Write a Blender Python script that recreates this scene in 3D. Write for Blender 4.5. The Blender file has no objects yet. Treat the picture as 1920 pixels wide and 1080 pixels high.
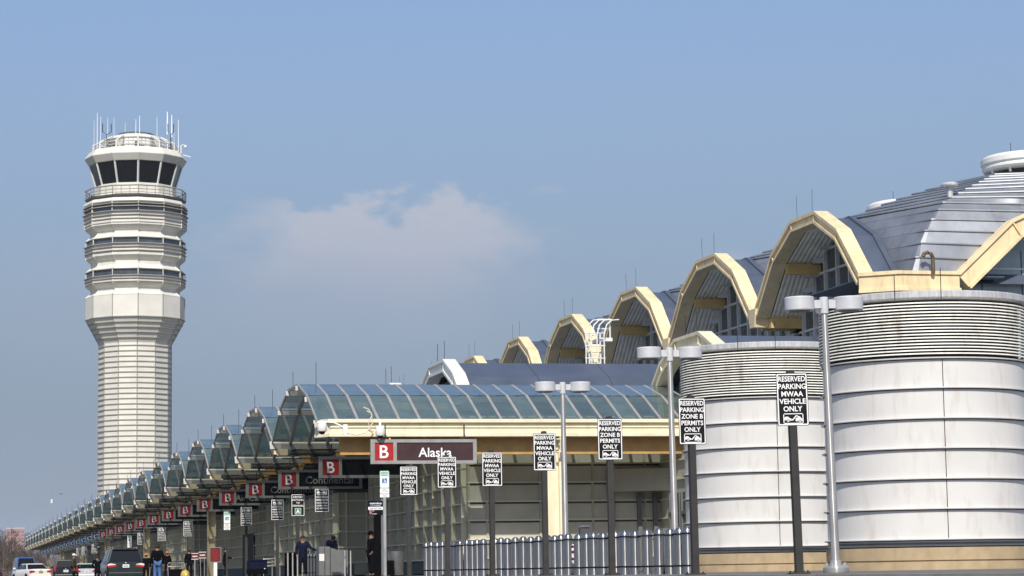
import bpy, bmesh, math, random
from mathutils import Vector, Matrix, Euler
random.seed(7)
PI = math.pi
SC = bpy.context.scene
COL = SC.collection
EYE = 0.06
HAZE = True

# ------------------------------------------------------------------ mesh builder
class MB:
    """collects shapes and links them as ONE mesh object"""
    def __init__(s):
        s.v = []; s.f = []; s.m = []; s.cur = 0
    def mat(s, i):
        s.cur = i; return s
    def add(s, vs, fs):
        b = len(s.v); s.v += [tuple(p) for p in vs]
        for q in fs:
            s.f.append(tuple(b + i for i in q)); s.m.append(s.cur)
        return s
    def box(s, x0, x1, y0, y1, z0, z1):
        return s.add([(x0,y0,z0),(x1,y0,z0),(x1,y1,z0),(x0,y1,z0),(x0,y0,z1),(x1,y0,z1),(x1,y1,z1),(x0,y1,z1)],
                     [(3,2,1,0),(4,5,6,7),(0,1,5,4),(1,2,6,5),(2,3,7,6),(3,0,4,7)])
    def prism(s, poly, axis, a, b):
        """poly: list of 2D points; axis 'x' -> (y,z), 'y' -> (x,z), 'z' -> (x,y)"""
        def P(p, t):
            if axis == 'x': return (t, p[0], p[1])
            if axis == 'y': return (p[0], t, p[1])
            return (p[0], p[1], t)
        n = len(poly)
        vs = [P(p, a) for p in poly] + [P(p, b) for p in poly]
        fs = [tuple(range(n))[::-1], tuple(range(n, 2*n))]
        fs += [(i, (i+1) % n, n + (i+1) % n, n + i) for i in range(n)]
        return s.add(vs, fs)
    def strip(s, a, b, close=False):
        n = len(a)
        vs = list(a) + list(b)
        fs = [(i, (i+1) % n, n + (i+1) % n, n + i) for i in range(n if close else n-1)]
        return s.add(vs, fs)
    def tube(s, pts, r, n=8, caps=True):
        pts = [Vector(p) for p in pts]
        if not isinstance(r, (list, tuple)): r = [r]*len(pts)
        rings = []
        up = None
        for i, p in enumerate(pts):
            d = (pts[min(i+1, len(pts)-1)] - pts[max(i-1, 0)])
            if d.length < 1e-9: d = Vector((0,0,1))
            d.normalize()
            if up is None:
                up = Vector((0,0,1)) if abs(d.z) < .9 else Vector((1,0,0))
            u = d.cross(up)
            if u.length < 1e-6: u = d.orthogonal()
            u.normalize(); w = d.cross(u).normalized()
            up = -w if False else up
            rings.append([p + (u*math.cos(2*PI*k/n) + w*math.sin(2*PI*k/n))*r[i] for k in range(n)])
        vs = [q for rg in rings for q in rg]; fs = []
        for i in range(len(pts)-1):
            for k in range(n):
                a = i*n + k; b = i*n + (k+1) % n
                fs.append((a, b, b+n, a+n))
        if caps:
            fs.append(tuple(range(n))[::-1]); fs.append(tuple(range((len(pts)-1)*n, len(pts)*n)))
        return s.add(vs, fs)
    def lathe(s, prof, n=24, c=(0,0,0), phase=0, a0=0, a1=2*PI, caps=True):
        full = abs(a1 - a0 - 2*PI) < 1e-6
        k = n if full else n + 1
        vs = []
        for (r, z) in prof:
            for i in range(k):
                a = phase + a0 + (a1-a0)*i/n
                vs.append((c[0] + r*math.cos(a), c[1] + r*math.sin(a), c[2] + z))
        fs = []
        for j in range(len(prof)-1):
            for i in range(n):
                a = j*k + i; b = j*k + (i+1) % k
                fs.append((a, b, b+k, a+k))
        if caps and full:
            if prof[0][0] > 1e-6: fs.append(tuple(range(k))[::-1])
            if prof[-1][0] > 1e-6: fs.append(tuple(range((len(prof)-1)*k, len(prof)*k)))
        return s.add(vs, fs)
    def ball(s, c, r, n=12, m=8):
        if not isinstance(r, (tuple, list)): r = (r,r,r)
        vs = [(c[0],c[1],c[2]-r[2])]; fs = []
        for j in range(1, m):
            t = -PI/2 + PI*j/m
            for i in range(n):
                a = 2*PI*i/n
                vs.append((c[0]+r[0]*math.cos(t)*math.cos(a), c[1]+r[1]*math.cos(t)*math.sin(a), c[2]+r[2]*math.sin(t)))
        vs.append((c[0],c[1],c[2]+r[2]))
        for i in range(n): fs.append((0, 1+(i+1) % n, 1+i))
        for j in range(m-2):
            for i in range(n):
                a = 1+j*n+i; b = 1+j*n+(i+1) % n
                fs.append((a,b,b+n,a+n))
        L = len(vs)-1
        for i in range(n): fs.append((1+(m-2)*n+i, 1+(m-2)*n+(i+1) % n, L))
        return s.add(vs, fs)
    def ring_prism(s, outer, inner, axis, a, b):
        """frame between two polylines of same length (open), extruded along an axis"""
        n = len(outer)
        for i in range(n-1):
            s.prism([outer[i], outer[i+1], inner[i+1], inner[i]], axis, a, b)
        return s
    def obj(s, other_mesh, mtx):
        b = len(s.v)
        s.v += [tuple(mtx @ v.co) for v in other_mesh.vertices]
        for p in other_mesh.polygons:
            s.f.append(tuple(b + i for i in p.vertices)); s.m.append(s.cur)
        return s
    def build(s, name, mats, parent=None, smooth=False, loc=None, bevel=0, ang=35):
        me = bpy.data.meshes.new(name)
        me.from_pydata(s.v, [], s.f)
        if not isinstance(mats, (list, tuple)): mats = [mats]
        for m in mats: me.materials.append(m)
        if len(mats) > 1:
            me.polygons.foreach_set('material_index', s.m)
        me.validate(); 
        bm = bmesh.new(); bm.from_mesh(me)
        bmesh.ops.recalc_face_normals(bm, faces=bm.faces)
        bm.to_mesh(me); bm.free()
        if smooth:
            for p in me.polygons: p.use_smooth = True
            try: me.set_sharp_from_angle(angle=math.radians(ang))
            except Exception: pass
        me.update()
        o = bpy.data.objects.new(name, me); COL.objects.link(o)
        if parent: o.parent = parent
        if loc: o.location = loc
        if bevel:
            b = o.modifiers.new('bevel', 'BEVEL'); b.width = bevel; b.segments = 2; b.limit_method = 'ANGLE'
        return o

def tag(o, label=None, cat=None, group=None, kind=None):
    if label: o['label'] = label
    if cat: o['category'] = cat
    if group: o['group'] = group
    if kind: o['kind'] = kind
    return o
def thing(name, label, cat, loc=(0,0,0), rz=0, group=None):
    o = bpy.data.objects.new(name, None); COL.objects.link(o)
    o.location = loc; o.rotation_euler = (0,0,rz); o.empty_display_size = .2
    return tag(o, label, cat, group)
def dup(root, loc=None, rz=None, label=None, group=None):
    r = root.copy(); COL.objects.link(r)
    if loc is not None: r.location = loc
    if rz is not None: r.rotation_euler = (0,0,rz)
    if label: r['label'] = label
    if group: r['group'] = group
    for ch in list(root.children):
        c = ch.copy(); COL.objects.link(c); c.parent = r
        for g in list(ch.children):
            d = g.copy(); COL.objects.link(d); d.parent = c
    return r

ORD = ['', 'first', 'second', 'third', 'fourth', 'fifth', 'sixth', 'seventh', 'eighth', 'ninth', 'tenth', 'eleventh',
       'twelfth', 'thirteenth', 'fourteenth', 'fifteenth', 'sixteenth', 'seventeenth', 'eighteenth', 'nineteenth',
       'twentieth', 'twenty-first', 'twenty-second', 'twenty-third', 'twenty-fourth', 'twenty-fifth', 'twenty-sixth', 'twenty-seventh']

# ------------------------------------------------------------------ materials
def lin(c):
    return tuple(((x/255)/12.92 if x/255 <= .04045 else (((x/255)+.055)/1.055)**2.4) for x in c)
def material(name, base, rough=.6, metal=0., var=.12, scale=3., stretch=(1,1,1), spec=.5, bump=0., bscale=40., streak=None, coat=0.):
    m = bpy.data.materials.new(name); m.use_nodes = True
    nt = m.node_tree; N = nt.nodes; L = nt.links
    b = N['Principled BSDF']
    b.inputs['Roughness'].default_value = rough; b.inputs['Metallic'].default_value = metal
    b.inputs['Specular IOR Level'].default_value = spec
    b.inputs['Coat Weight'].default_value = coat
    tc = N.new('ShaderNodeTexCoord'); mp = N.new('ShaderNodeMapping'); mp.inputs['Scale'].default_value = stretch
    L.new(tc.outputs['Object'], mp.inputs['Vector'])
    nz = N.new('ShaderNodeTexNoise'); nz.inputs['Scale'].default_value = scale; nz.inputs['Detail'].default_value = 6
    L.new(mp.outputs['Vector'], nz.inputs['Vector'])
    mr = N.new('ShaderNodeMapRange'); mr.inputs['From Min'].default_value = .3; mr.inputs['From Max'].default_value = .7
    mr.inputs['To Min'].default_value = 1-var; mr.inputs['To Max'].default_value = 1+var*.6
    L.new(nz.outputs['Fac'], mr.inputs['Value'])
    mx = N.new('ShaderNodeMix'); mx.data_type = 'RGBA'; mx.blend_type = 'MULTIPLY'; mx.inputs['Factor'].default_value = 1
    mx.inputs['A'].default_value = (*base, 1); L.new(mr.outputs['Result'], mx.inputs['B'])
    out = mx.outputs['Result']
    if streak:   # (colour, amount): dirt that runs down the face
        mp2 = N.new('ShaderNodeMapping'); mp2.inputs['Scale'].default_value = streak[2] if len(streak) > 2 else (3,3,.25)
        L.new(tc.outputs['Object'], mp2.inputs['Vector'])
        n2 = N.new('ShaderNodeTexNoise'); n2.inputs['Scale'].default_value = 1.6; n2.inputs['Detail'].default_value = 8; n2.inputs['Roughness'].default_value = .65
        L.new(mp2.outputs['Vector'], n2.inputs['Vector'])
        r2 = N.new('ShaderNodeMapRange'); r2.inputs['From Min'].default_value = .52; r2.inputs['From Max'].default_value = .78
        r2.inputs['To Max'].default_value = streak[1]
        L.new(n2.outputs['Fac'], r2.inputs['Value'])
        m3 = N.new('ShaderNodeMix'); m3.data_type = 'RGBA'
        L.new(r2.outputs['Result'], m3.inputs['Factor']); L.new(out, m3.inputs['A']); m3.inputs['B'].default_value = (*streak[0], 1)
        out = m3.outputs['Result']
    L.new(out, b.inputs['Base Color'])
    if bump:
        n3 = N.new('ShaderNodeTexNoise'); n3.inputs['Scale'].default_value = bscale; n3.inputs['Detail'].default_value = 4
        L.new(tc.outputs['Object'], n3.inputs['Vector'])
        bp = N.new('ShaderNodeBump'); bp.inputs['Strength'].default_value = bump; bp.inputs['Distance'].default_value = .02
        L.new(n3.outputs['Fac'], bp.inputs['Height']); L.new(bp.outputs['Normal'], b.inputs['Normal'])
    rr = N.new('ShaderNodeMapRange'); rr.inputs['To Min'].default_value = max(0, rough-.07); rr.inputs['To Max'].default_value = min(1, rough+.07)
    L.new(nz.outputs['Fac'], rr.inputs['Value']); L.new(rr.outputs['Result'], b.inputs['Roughness'])
    return m

def glass(name, tint, trans, rough=.04, refl=1.0, film=(.1,.14,.14), filmw=.25):
    """sheet glass: see-through, dusty film, mirror by fresnel"""
    m = bpy.data.materials.new(name); m.use_nodes = True
    nt = m.node_tree; N = nt.nodes; L = nt.links; N.remove(N['Principled BSDF'])
    out = N['Material Output']
    t = N.new('ShaderNodeBsdfTransparent'); t.inputs['Color'].default_value = (*tint, 1)
    d = N.new('ShaderNodeBsdfDiffuse')
    tc = N.new('ShaderNodeTexCoord'); nz = N.new('ShaderNodeTexNoise'); nz.inputs['Scale'].default_value = 1.3; nz.inputs['Detail'].default_value = 6
    L.new(tc.outputs['Object'], nz.inputs['Vector'])
    mx = N.new('ShaderNodeMix'); mx.data_type = 'RGBA'; mx.inputs['A'].default_value = (*[c*.6 for c in film], 1); mx.inputs['B'].default_value = (*[c*1.4 for c in film], 1)
    L.new(nz.outputs['Fac'], mx.inputs['Factor']); L.new(mx.outputs['Result'], d.inputs['Color'])
    g = N.new('ShaderNodeBsdfGlossy'); g.inputs['Roughness'].default_value = rough
    g.inputs['Color'].default_value = (1,1,1,1)
    a = N.new('ShaderNodeMixShader')
    gi = N.new('ShaderNodeNewGeometry'); fr_ = N.new('ShaderNodeMapRange'); fr_.inputs['To Min'].default_value = filmw*.78; fr_.inputs['To Max'].default_value = filmw*1.22
    L.new(gi.outputs['Random Per Island'], fr_.inputs['Value']); L.new(fr_.outputs['Result'], a.inputs['Fac'])
    L.new(t.outputs[0], a.inputs[1]); L.new(d.outputs[0], a.inputs[2])
    ge = N.new('ShaderNodeNewGeometry'); dp = N.new('ShaderNodeVectorMath'); dp.operation = 'DOT_PRODUCT'
    L.new(ge.outputs['Normal'], dp.inputs[0]); L.new(ge.outputs['Incoming'], dp.inputs[1])
    def mm(op, a, b):
        n = N.new('ShaderNodeMath'); n.operation = op
        for i, v in enumerate((a, b)):
            if isinstance(v, (int, float)): n.inputs[i].default_value = v
            elif v is not None: L.new(v, n.inputs[i])
        return n.outputs[0]
    c1 = mm('SUBTRACT', 1., mm('ABSOLUTE', dp.outputs['Value'], 0.))
    p5 = mm('POWER', c1, 5.)
    mu = N.new('ShaderNodeMath'); mu.operation = 'MULTIPLY_ADD'; mu.inputs[1].default_value = .92*refl; mu.inputs[2].default_value = .06*refl
    mu.use_clamp = True
    L.new(p5, mu.inputs[0])
    b = N.new('ShaderNodeMixShader'); L.new(mu.outputs[0], b.inputs['Fac']); L.new(a.outputs[0], b.inputs[1]); L.new(g.outputs[0], b.inputs[2])
    L.new(b.outputs[0], out.inputs['Surface'])
    return m

M = {}
M['gold_shaded'] = material('gold_paint_shaded', (.62,.43,.16), .5, var=.15, scale=1.5)  # darker gold: shading inside the arches put into the colour
M['gold'] = material('gold_paint', (.77,.63,.38), .5, var=.13, scale=1.2, streak=((.34,.24,.12), .6, (2.,2.,.4)))
M['cream'] = material('cream_paint', (.78,.70,.50), .5, var=.1, scale=1., streak=((.42,.32,.18), .4, (2.,2.,.4)))
M['ochre'] = material('ochre_paint', (.46,.27,.085), .6, var=.2, scale=2)
M['white_metal'] = material('white_metal', (.635,.625,.60), .40, var=.06, scale=.8, coat=.2, bump=.10, bscale=1.1, streak=((.42,.36,.28), .5, (2.4,2.4,.5)))
M['louver'] = material('louver_metal', (.80,.79,.72), .5, var=.12, scale=2., streak=((.22,.16,.09), .75, (1.6,1.6,.45)))
M['galv'] = material('galvanised_rim', (.58,.58,.58), .4, .3, var=.25, scale=3., stretch=(4,4,.6))
M['tower'] = material('tower_panel', (.66,.64,.57), .5, var=.08, scale=.35, streak=((.50,.46,.38), .4, (.6,.6,.12)))
M['tower_rib'] = material('tower_rib', (.33,.31,.26), .55, var=.12, scale=.6)
M['tower_dark'] = material('dark_rim', (.10,.10,.10), .6)
M['roof'] = material('roof_metal', (.11,.135,.185), .42, .35, var=.16, scale=.8, streak=((.09,.10,.12), .4, (1.5,1.5,.5)))
M['dome'] = material('dome_metal', (.43,.45,.475), .55, .88, var=.14, scale=.8, streak=((.17,.17,.18), .4, (1.2,1.2,.5)))
M['door'] = material('door_leaf', (.085,.092,.075), .5, var=.2)
M['base'] = material('wall_base', (.15,.145,.12), .8, var=.2)
M['pipe'] = material('rusty_pipe', (.14,.10,.06), .6, .3, var=.4, scale=6)
M['nose'] = material('purlin_paint_lit', (.52,.50,.45), .5, var=.15)  # purlin colour lightened where its front end is sunlit
M['mullion'] = material('mullion_paint', (.66,.64,.58), .5, var=.1)
M['soffit'] = material('soffit_metal', (.82,.79,.68), .55, var=.15, scale=1.5, streak=((.25,.23,.18), .4, (2,2,1)))
M['joint_shade'] = material('dark_joint_shade', (.03,.03,.032), .7)  # for real joints, and for the painted shadow under the drum rings
M['rafter'] = material('rafter_metal', (.36,.34,.32), .5, .2, var=.15, scale=2)
M['purlin'] = material('purlin_metal_shaded', (.33,.315,.275), .45, .1, var=.14, scale=2)  # same purlins, colour darkened for the shaded run
M['duct'] = material('dark_duct', (.07,.06,.045), .6, var=.3, scale=3)
M['black'] = material('sign_black', (.012,.012,.0115), .5, var=.25, scale=3, spec=.15)
M['white'] = material('white_lettering', (.86,.86,.85), .5, var=.05, scale=8)
M['post'] = material('dark_post', (.045,.043,.041), .55, var=.2, scale=4, spec=.2)
M['alu'] = material('lamp_metal', (.56,.57,.59), .42, .1, var=.1, scale=5)
M['pole'] = material('galvanised_pole', (.50,.49,.47), .38, .55, var=.2, scale=4, stretch=(1,1,.4))
M['steel'] = material('stainless_steel', (.43,.425,.415), .30, .92, var=.14, scale=5, stretch=(1,1,.3))
M['steel_dark'] = material('brushed_dark_steel', (.30,.30,.30), .35, .8, var=.2, scale=5)
M['rubber'] = material('black_rubber', (.008,.008,.008), .7, spec=.1)
M['end_wall'] = material('end_wall_panel', (.50,.49,.39), .6, var=.15, scale=.9, streak=((.36,.33,.26), .5, (1.5,1.5,.5)))  # brighter copy of the wall colour, its lit look put into the albedo
M['wall'] = material('wall_panel', (.43,.405,.31), .6, var=.15, scale=.9, streak=((.33,.31,.25), .5, (1.5,1.5,.5)))
M['wall_fin'] = material('wall_fin', (.68,.62,.45), .55, var=.12, scale=1.5)  # paler than the wall: sunlit brightness of the fins put into the colour
M['plinth'] = material('tan_concrete', (.43,.33,.20), .85, var=.16, scale=2.5, bump=.3, bscale=60, streak=((.25,.17,.09), .5, (2,2,.7)))
M['pave'] = material('pavement_concrete', (.15,.14,.127), .9, var=.2, scale=.8, bump=.3, bscale=30)
M['kerbstone'] = material('kerb_concrete', (.40,.36,.31), .9, var=.2, scale=1.2, bump=.3, bscale=30)
M['kerb'] = material('kerb_paint', (.48,.37,.16), .8, var=.35, scale=2.5)
M['asphalt'] = material('asphalt', (.05,.05,.052), .9, var=.25, scale=.6, bump=.3, bscale=60)
M['earth'] = material('dry_grass_ground', (.11,.10,.065), .95, var=.35, scale=.05)
M['hill'] = material('bare_wood', (.075,.068,.06), .95, var=.5, scale=.012)
M['brick'] = material('red_brick', (.42,.17,.10), .85, var=.2, scale=.2)
M['bark'] = material('bare_bark', (.115,.085,.068), .9, var=.3, scale=2)
M['twig'] = material('bare_twig', (.095,.075,.062), .9, var=.4, scale=1)
M['red'] = material('sign_red', (.36,.012,.010), .45, var=.1, scale=3)
M['maroon'] = material('sign_maroon', (.050,.022,.024), .4, var=.25, scale=2)
M['dred'] = material('dull_red', (.13,.015,.018), .5, var=.2, scale=4)
M['blue'] = material('sign_blue', (.035,.13,.38), .45, var=.1, scale=3)
M['green'] = material('sign_green', (.02,.24,.11), .5)
M['pgreen'] = material('pale_green_sign', (.55,.72,.62), .5)
M['navy'] = material('navy', (.006,.009,.03), .8, spec=.1, var=.3, scale=8)
M['signframe'] = material('sign_frame', (.33,.32,.30), .45, .2, var=.15, scale=3)
M['grey'] = material('grey_laminate', (.13,.137,.132), .55, var=.15, scale=3)
M['dgrey'] = material('dark_grey', (.06,.06,.06), .6, var=.2, scale=4)
M['orange'] = material('orange_panel', (.55,.16,.03), .5, var=.3, scale=6)
M['yellow'] = material('yellow_vinyl', (.52,.34,.05), .5, var=.2, scale=6)
M['camwhite'] = material('camera_white', (.70,.70,.66), .4, var=.06, scale=6)
M['cable_white'] = material('conduit', (.70,.64,.48), .5)
M['glass'] = glass('canopy_glass', (.46,.52,.50), .5, refl=1.15, film=(.165,.245,.245), filmw=.46)
M['gable_glass'] = glass('gable_glass', (.32,.40,.42), .5, refl=1.2, film=(.12,.15,.16), filmw=.5)
M['pale_glass'] = glass('pale_gable_glass', (.45,.55,.58), .5, refl=1.1, film=(.34,.44,.48), filmw=.75, rough=.15)
M['dark_glass'] = material('dark_glass', (.006,.008,.010), .06, var=.2, scale=.4, spec=.3)
M['band_glass'] = material('tower_band_glass', (.05,.065,.085), .12, var=.4, scale=.6, spec=.8)
M['dark_room'] = material('interior_dark', (.03,.03,.028), .8)
def paint(n, c, r=.3, metal=.2): return material(n, c, r, metal, var=.06, scale=3, coat=.6)
M['car_white'] = paint('car_white', (.74,.73,.68), metal=0)
M['car_silver'] = paint('car_silver', (.62,.63,.64), metal=.35)
M['car_dark'] = paint('car_dark_green', (.022,.030,.029))
M['car_black'] = paint('car_black', (.010,.012,.018))
M['car_blue'] = paint('van_blue', (.03,.10,.42), metal=0)
M['tail'] = material('tail_lamp', (.42,.02,.015), .2, coat=.5)
M['lampclear'] = material('clear_lamp', (.75,.72,.70), .2, coat=.5)
M['skin'] = material('skin', (.26,.14,.09), .6)
M['coat_black'] = material('coat_black', (.004,.004,.005), .9, spec=.05)
M['coat_olive'] = material('coat_olive', (.035,.030,.016), .9)
M['coat_blue'] = material('jacket_blue', (.010,.022,.07), .85)
M['coat_grey'] = material('jacket_grey', (.12,.13,.14), .85)
M['jeans'] = material('denim', (.06,.14,.32), .9, var=.25, scale=8)
M['trouser'] = material('dark_trousers', (.006,.006,.007), .9, spec=.05)
M['hair_dark'] = material('hair_dark', (.012,.010,.008), .8)
M['hat_white'] = material('hat_white', (.75,.74,.70), .8)
M['hat_orange'] = material('hat_orange', (.55,.17,.04), .8)
M['shoe'] = material('shoe', (.012,.011,.010), .6)

def brushed(m):
    nt = m.node_tree; b = nt.nodes['Principled BSDF']
    t = nt.nodes.new('ShaderNodeTangent'); t.direction_type = 'RADIAL'; t.axis = 'Z'
    nt.links.new(t.outputs[0], b.inputs['Tangent']); b.inputs['Anisotropic'].default_value = .9; b.inputs['Anisotropic Rotation'].default_value = ANI
ANI = 0.25
brushed(M['steel']); brushed(M['pole'])
# ------------------------------------------------------------------ lettering
_tc = {}
def text_mesh(s, bold=.02):
    k = (s, bold)
    if k in _tc: return _tc[k]
    cu = bpy.data.curves.new('lettering', 'FONT'); cu.body = s; cu.size = 1; cu.offset = bold; cu.resolution_u = 3
    o = bpy.data.objects.new('lettering', cu); COL.objects.link(o)
    dg = bpy.context.evaluated_depsgraph_get()
    me = bpy.data.meshes.new_from_object(o.evaluated_get(dg))
    bpy.data.objects.remove(o); bpy.data.curves.remove(cu)
    xs = [v.co.x for v in me.vertices]; ys = [v.co.y for v in me.vertices]
    _tc[k] = (me, min(xs), max(xs), min(ys), max(ys))
    return _tc[k]
def put_text(mb, s, cx, zb, h, y, w=None, wmax=None, bold=.03, align='c', cap=None):
    """letters in the local XZ plane facing -Y; zb baseline, h cap height"""
    me, x0, x1, y0, y1 = text_mesh(s, bold)
    _, _, _, _, ch = text_mesh('H', bold); 
    sy = h/ch
    sx = sy
    if w: sx = w/(x1-x0)
    elif wmax and (x1-x0)*sx > wmax: sx = wmax/(x1-x0)
    ox = cx - sx*(x0+x1)/2 if align == 'c' else cx - sx*x0
    mtx = Matrix(((sx,0,0,ox),(0,0,-1,y),(0,sy,0,zb),(0,0,0,1)))
    mb.obj(me, mtx)
# ================================================================= SETTING
MOD = 13.8
def struct(name, mb, mats, **k):
    return tag(mb.build(name, mats, **k), kind='structure')
b = MB(); b.add([(-3000,-300,-.32),(4000,-300,-.32),(4000,9000,-.32),(-3000,9000,-.32)], [(0,1,2,3)])
struct('ground', b, M['earth'])
b = MB(); b.box(-14,13.75,-40,560,-.36,-.2); struct('road', b, M['asphalt'])
b = MB(); b.box(14.0,62,-40,480,-.34,0); struct('pavement', b, M['pave'])
b = MB(); b.box(13.75,14.0,-40,72,-.34,.004); struct('kerb', b, M['kerbstone'])
b = MB(); b.box(13.75,14.0,72.01,480,-.34,.005); struct('painted_kerb', b, M['kerb'])
b = MB()
for i in range(0, 120): b.box(4.9,5.02,10+i*5,12.5+i*5,-.205,-.196); b.box(10.2,10.32,10+i*5,12.5+i*5,-.205,-.196)
struct('road_markings', b, M['white'])

# distant wooded hill: a long ridge with a rough tree-top line
def hill(name, X0, X1, Y0, depth, h, seed, step=14):
    rnd = random.Random(seed)
    nx = int((X1-X0)/step); ny = 7
    vs = []; fs = []
    ph = [rnd.uniform(0,6) for _ in range(6)]
    for j in range(ny+1):
        t = j/ny
        for i in range(nx+1):
            x = X0 + (X1-X0)*i/nx; y = Y0 + depth*t
            base = h*math.sin(t*PI*.5)**.8*(.72+.16*math.sin(x/740+ph[0])+.12*math.sin(x/310+ph[1])+.07*math.sin(x/137+ph[2]))
            z = base + (rnd.uniform(-1,1)*8 if j > 0 else 0)
            vs.append((x + rnd.uniform(-3,3), y, z-.5))
    for j in range(ny):
        for i in range(nx):
            a = j*(nx+1)+i
            fs.append((a,a+1,a+nx+2,a+nx+1))
    m = MB(); m.add(vs, fs); return struct(name, m, M['hill'])
hill('wooded_hill', -1700, 3600, 5500, 1000, 152, 3, 24)

def brick_block(loc, w, d, h, nfl, nb, label):
    t = thing('brick_apartment_block', label, 'building', loc)
    w_ = MB(); w_.box(-w/2,w/2,0,d,0,h); w_.build('wall', M['brick'], t)
    r = MB(); r.box(-w/2-1,w/2+1,-1,d+1,h,h+2.5); r.build('roof', M['galv'], t)
    for i in range(nfl):
        g = MB()
        for j in range(nb):
            x = -w/2 + w*(j+.5)/nb
            g.box(x-w/nb*.28,x+w/nb*.28,-.06,.02,2+i*(h-3)/nfl,2+i*(h-3)/nfl+3.4)
        g.build('window_row', M['band_glass'], t)
brick_block((146,5560,56), 40, 32, 56, 7, 5, 'distant red brick apartment block on the wooded hill')

# ================================================================= CONTROL TOWER
def tower():
    D = 465.; S = D/4500.
    t = thing('control_tower', 'tall white twelve-sided airport control tower with dark cab windows', 'tower', (35.11, 472.7, 0), rz=0)
    ph = math.radians(-1.2)
    def Z(py): return EYE + (1081.8 - py)*S*1.004
    def R(px): return px*S/.99
    N = 12
    def seg(name, prof, m, n=N, smooth=False):
        b = MB(); b.lathe([(R(r), Z(y)) for r, y in prof], n, phase=ph); return b.build(name, m, t, smooth=smooth)
    sh = MB(); sh.lathe([(R(67),0),(R(67),Z(647)),(R(92),Z(600)),(R(92),Z(559))], N, phase=ph)
    sh.build('shaft', M['tower'], t)
    # shaft sheet ribs
    rb = MB()
    y = 652
    while y < 1075:
        rb.lathe([(R(67)-.02,Z(y)-.13),(R(68.6),Z(y)-.13),(R(68.6),Z(y)+.04),(R(67)-.02,Z(y)+.04)], N, phase=ph, caps=False); y += 9.9
    for i in range(5):
        y = 600 + i*9.3; r = 92-25*(i*9.3)/47
        rb.lathe([(R(r-1),Z(y)-.13),(R(r+1.6),Z(y)-.13),(R(r+1.6),Z(y)+.04),(R(r-1),Z(y)+.04)], N, phase=ph, caps=False)
    rb.build('shaft_ribs', M['tower_rib'], t)
    # vertical corner seams
    sm = MB()
    for i in range(N):
        a = ph + 2*PI*i/N; c, s_ = math.cos(a), math.sin(a)
        pts = [(R(67.3),0),(R(67.3),Z(647)),(R(92.3),Z(600)),(R(92.3),Z(559))]
        sm.tube([(r*c, r*s_, z) for r, z in pts], .09, 4, caps=False)
    sm.build('corner_seams', M['tower_rib'], t)
    body = [(92,560),(92,559),(82,551),(82,545),(92.5,537),(92.5,524),(92.5,523)]
    seg('lower_band', body, M['tower'])
    seg('window_band', [(90,523),(90,510)], M['band_glass'])
    seg('middle_band', [(92.5,511.5),(82,502),(82,494),(92.5,485),(92.5,463)], M['tower'])
    seg('window_band', [(90,463.5),(90,451)], M['band_glass'])
    seg('upper_band', [(92.5,452.5),(83,443),(83,438),(95,428),(95,403)], M['tower'])
    seg('window_band', [(93,403.5),(93,380)], M['band_glass'])
    seg('cornice', [(94.5,386),(97,384),(94,378),(88,376)], M['tower'])
    rl = MB()
    for y, r in ((523.5,96),(529,95),(535,94),(463.5,97),(470,95.5),(477,95.5),(388.5,98.5),(394,98.5),(403,99.5),(410,98),(417,97),(424,96),(511,94),(452,94)):
        rl.lathe([(R(r-6),Z(y)-.08),(R(r),Z(y)-.08),(R(r),Z(y)+.06),(R(r-6),Z(y)+.06)], N, phase=ph, caps=False)
    rl.build('sunshade_rails', M['tower_rib'], t)
    prof = [(92.6,559),(82.2,551),(82.2,545),(92.7,537),(92.7,511),(82.2,502),(82.2,494),(92.7,485),(92.7,452),(83.2,443),(83.2,438),(95.2,428),(95.2,381)]
    for i in range(N):
        a = ph + 2*PI*i/N; c, s_ = math.cos(a), math.sin(a)
        ml = MB(); ml.tube([(R(r)*c, R(r)*s_, Z(y)) for r, y in prof], .14, 5)
        ml.build('corner_post', M['tower'], t)
    # balcony
    bk = MB(); bk.lathe([(R(84),Z(378)),(R(94),Z(374)),(R(95),Z(371.5)),(R(80),Z(371.5))], N, phase=ph, caps=False); bk.build('balcony_deck', M['tower_dark'], t)
    bh = MB()
    for y, rr in ((355,.13),(362,.07),(368,.07)):
        bh.tube([(R(94)*math.cos(ph+2*PI*i/N), R(94)*math.sin(ph+2*PI*i/N), Z(y)) for i in range(N+1)], rr, 4, caps=False)
    for i in range(N*3):
        k = i//3; f = (i % 3)/3
        a0 = ph+2*PI*k/N; a1 = ph+2*PI*(k+1)/N
        x = R(94)*(math.cos(a0)*(1-f)+math.cos(a1)*f); yy = R(94)*(math.sin(a0)*(1-f)+math.sin(a1)*f)
        bh.tube([(x,yy,Z(372)),(x,yy,Z(355))], .1 if f == 0 else .06, 4)
    bh.build('balcony_railing', M['tower_rib'], t)
    # cab
    seg('cab_base', [(80,375),(80,368),(76.5,366),(76,347),(72,346)], M['tower'])
    cb = MB(); cb.lathe([(R(72.5),Z(351)),(R(86),Z(305))], N, phase=ph, caps=False); cb.build('cab_window', M['dark_glass'], t)
    cm = MB()
    for i in range(N):
        a = ph + 2*PI*i/N; c, s_ = math.cos(a), math.sin(a)
        cm.tube([(R(73)*c,R(73)*s_,Z(350)),(R(86.4)*c,R(86.4)*s_,Z(305))], .2, 4)
    cm.build('cab_mullions', M['camwhite'], t)
    seg('cab_parapet', [(84,307),(88.5,306),(96,294),(96,292.5),(86,280),(83,280),(83,284),(40,284)], M['tower'])
    seg('roof_house', [(47,284),(47,257),(50,255),(49,251),(33,246)], M['camwhite'])
    rs = MB()
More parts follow.
